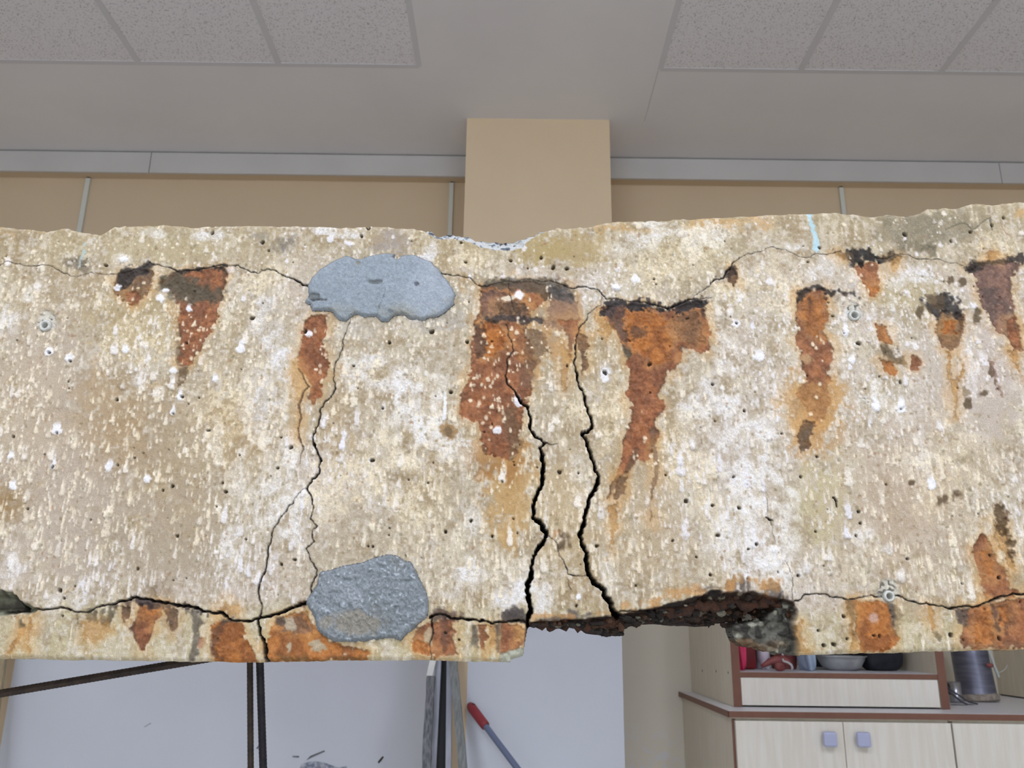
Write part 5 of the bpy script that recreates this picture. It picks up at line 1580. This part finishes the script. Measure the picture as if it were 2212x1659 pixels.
# red clamp: curved jaw, body and steel lever
cl = empty('red_clamp', (X(1680), ys - .05, ZSH), 'worn red hand clamp with a steel lever at the shelf front', 'tool')
yc = ys - .07
tube('jaw', [(P(x_, y_ - 4, yc)) for x_, y_ in ((1645, 1444), (1652, 1440), (1662, 1434), (1676, 1429), (1690, 1429), (1702, 1436), (1707, 1444))], [.006, .009, .012, .014, .016, .014, .009], m_redp, cl, sides=12)
blob('body', P(1684, 1436, yc + .004), (.022, .014, .021), m_redp, amp=.08, seed=2, parent=cl, flat=False, n=12)
tube('lever', [P(x_, y_ - 3, yc - .016) for x_, y_ in ((1691, 1426), (1692, 1431), (1702, 1434), (1709, 1439), (1712, 1446), (1709, 1451))], [.003, .004, .004, .0045, .004, .003], m_bowl, cl, sides=10)
tube('screw', [P(x_, y_, yc + .01) for x_, y_ in ((1692, 1428), (1690, 1404))], .004, m_bowl, cl, sides=10)
# red bucket cut by the beam
bk = empty('red_bucket', (X(1722), ys + .12, ZSH), 'faded red plastic bucket between clamp and pale blue cloth', 'bucket')
lathe('pail', [(.0001, 0), (.042, 0), (.046, .004), (.060, .14), (.063, .142), (.060, .144), (.056, .138), (.042, .008)], (X(1716), ys + .12, ZSH), m_redp, bk)
tube('bail', [Vector((X(1716) + .062 * math.cos(a), ys + .12 - .03 * math.sin(a), ZSH + .138 + .05 * math.sin(a))) for a in [math.pi * i / 12 for i in range(13)]], .0025, m_bowl, bk, sides=8)
blob('folded_cloth', (X(1748), ys + .02, ZSH + .075 * .9), (.024, .06, .075), m_cloth, 'pale blue folded cloth upright beside the tin bowl', 'cloth', .2, 12)
# tin bowl and black pot
yb_ = ys + .06
bw = empty('tin_bowl', (X(1822), yb_, ZSH), 'dented silver tin bowl on the open shelf', 'bowl')
R_ = .5 * (on_shelf(1868, yb_) - on_shelf(1768, yb_))
lathe('bowl', [(.0001, 0), (.55 * R_, 0), (.8 * R_, .013), (.95 * R_, .036), (R_, .048), (1.05 * R_, .049), (1.05 * R_, .051), (.98 * R_, .0505), (.93 * R_, .036), (.78 * R_, .016), (.55 * R_, .004), (.0001, .004)], (on_shelf(1818, yb_), yb_, ZSH), m_bowl, bw, sides=40)
lathe('rim', [(1.03 * R_, .0485), (1.065 * R_, .049), (1.065 * R_, .052), (1.03 * R_, .0525)], (on_shelf(1818, yb_), yb_, ZSH), m_bowl, bw, sides=40)
pt = empty('black_bag', (X(1915), ys + .1, ZSH), 'black fabric tool bag right of the tin bowl', 'bag')
xm = X(1923)
blob('body', (xm, ys + .08, ZSH + .065 * .9), (.074, .07, .065), m_blk, amp=.1, seed=4, parent=pt)
tube('handle', [(xm - .05 + .1 * i / 10, ys + .08, ZSH + .1 + .07 * math.sin(math.pi * i / 10)) for i in range(11)], .008, m_blk, pt, sides=10)
blob('black_case', (on_shelf(1800, ys + .32), ys + .32, ZSH + .1 * .9), (.11, .07, .10), m_blk, 'black case at the back of the shelf behind the tin bowl', 'case', .05, 15)

# ------------------------------------------------------------------ things on the worktop
m_cyl = material('grey_steel_mould', (96, 98, 116), (120, 122, 138), 10, .4, .5, stretch=(1, 1, 6))
m_crust = material('mortar_crust', (128, 116, 108), (164, 154, 142), 60, .9, bump=.6, bscale=120)
m_cable = material('dark_cable', (64, 66, 78), None, rough=.5)
m_cord = material('grey_cord', (186, 190, 184), None, rough=.8)
yc = 3.48
z0 = zt1 + .0008
xc = P(2112, 1500, yc).x
rr = .5 * (P(2152, 1490, yc).x - P(2076, 1490, yc).x)
cy = empty('cylinder_mould', (xc, yc, z0), 'grey steel cylinder mould with crusted foot on the worktop', 'mould')
ax = (-.055, .02, 1)
lathe('shell', [(.0001, .0), (rr * 1.06, .0), (rr * 1.06, .012), (rr, .02), (rr * .97, .14), (rr * .92, .30), (rr * .86, .30), (rr * .86, .05), (.0001, .05)], (xc, yc, z0), m_cyl, cy, axis=ax, sides=40)
lathe('mortar_foot', [(rr * 1.005, .010), (rr * 1.09, .001), (rr * 1.09, .012), (rr * 1.03, .024), (rr * 1.0, .028)], (xc, yc, z0), m_crust, cy, axis=ax, sides=40)
lathe('clamp_bolt', [(.0001, .02), (.007, .02), (.008, 0)], P(2133, 1437, yc - .07), m_redp, cy, axis=(.5, -.8, 0), sides=12)
tube('white_cord', [P(x_, y_, yc - .06) for x_, y_ in ((2134, 1398), (2138, 1412), (2144, 1425), (2147, 1438), (2153, 1450), (2157, 1462), (2159, 1464))], [.004, .006, .007, .006, .006, .006, .003], m_cord, cy, sides=8)
tube('white_cord', [P(x_, y_, yc - .06) for x_, y_ in ((2155, 1454), (2165, 1450), (2172, 1444), (2176, 1436))], .0015, m_cord, cy, sides=6)
cu = empty('steel_cup', (P(2060, 1490, 3.4).x, 3.42, z0), 'small shiny steel cup left of the grey cylinder', 'cup')
xq = P(2062, 1490, 3.38).x
lathe('cup', [(.0001, 0), (.021, 0), (.023, .01), (.024, .075), (.0225, .075), (.021, .01), (.0001, .006)], (xq, 3.38, z0 + .0), material('shiny_steel', (170, 172, 180), None, rough=.25, metal=.8), cu, sides=28)
box('handle', xq - .034, xq - .022, 3.372, 3.388, z0 + .03, z0 + .072, m_blk, cu, .003)
ca = empty('cable_coil', (P(2075, 1515, 3.3).x, 3.3, z0), 'thin dark cables curling on the worktop beside the steel cup', 'cable')
tube('strand', [P(x_, y_, 3.29) for x_, y_ in ((2041, 1487), (2052, 1495), (2064, 1505), (2076, 1515), (2090, 1522), (2104, 1524))], .0035, m_cable, ca, sides=8)
tube('strand', [P(x_, y_, 3.31) for x_, y_ in ((2046, 1485), (2062, 1496), (2078, 1506), (2092, 1516), (2112, 1521))], .003, m_cable, ca, sides=8)
tube('strand', [P(x_, y_, 3.27) for x_, y_ in ((2046, 1526), (2058, 1523), (2074, 1524), (2090, 1525))], .003, m_cable, ca, sides=8)
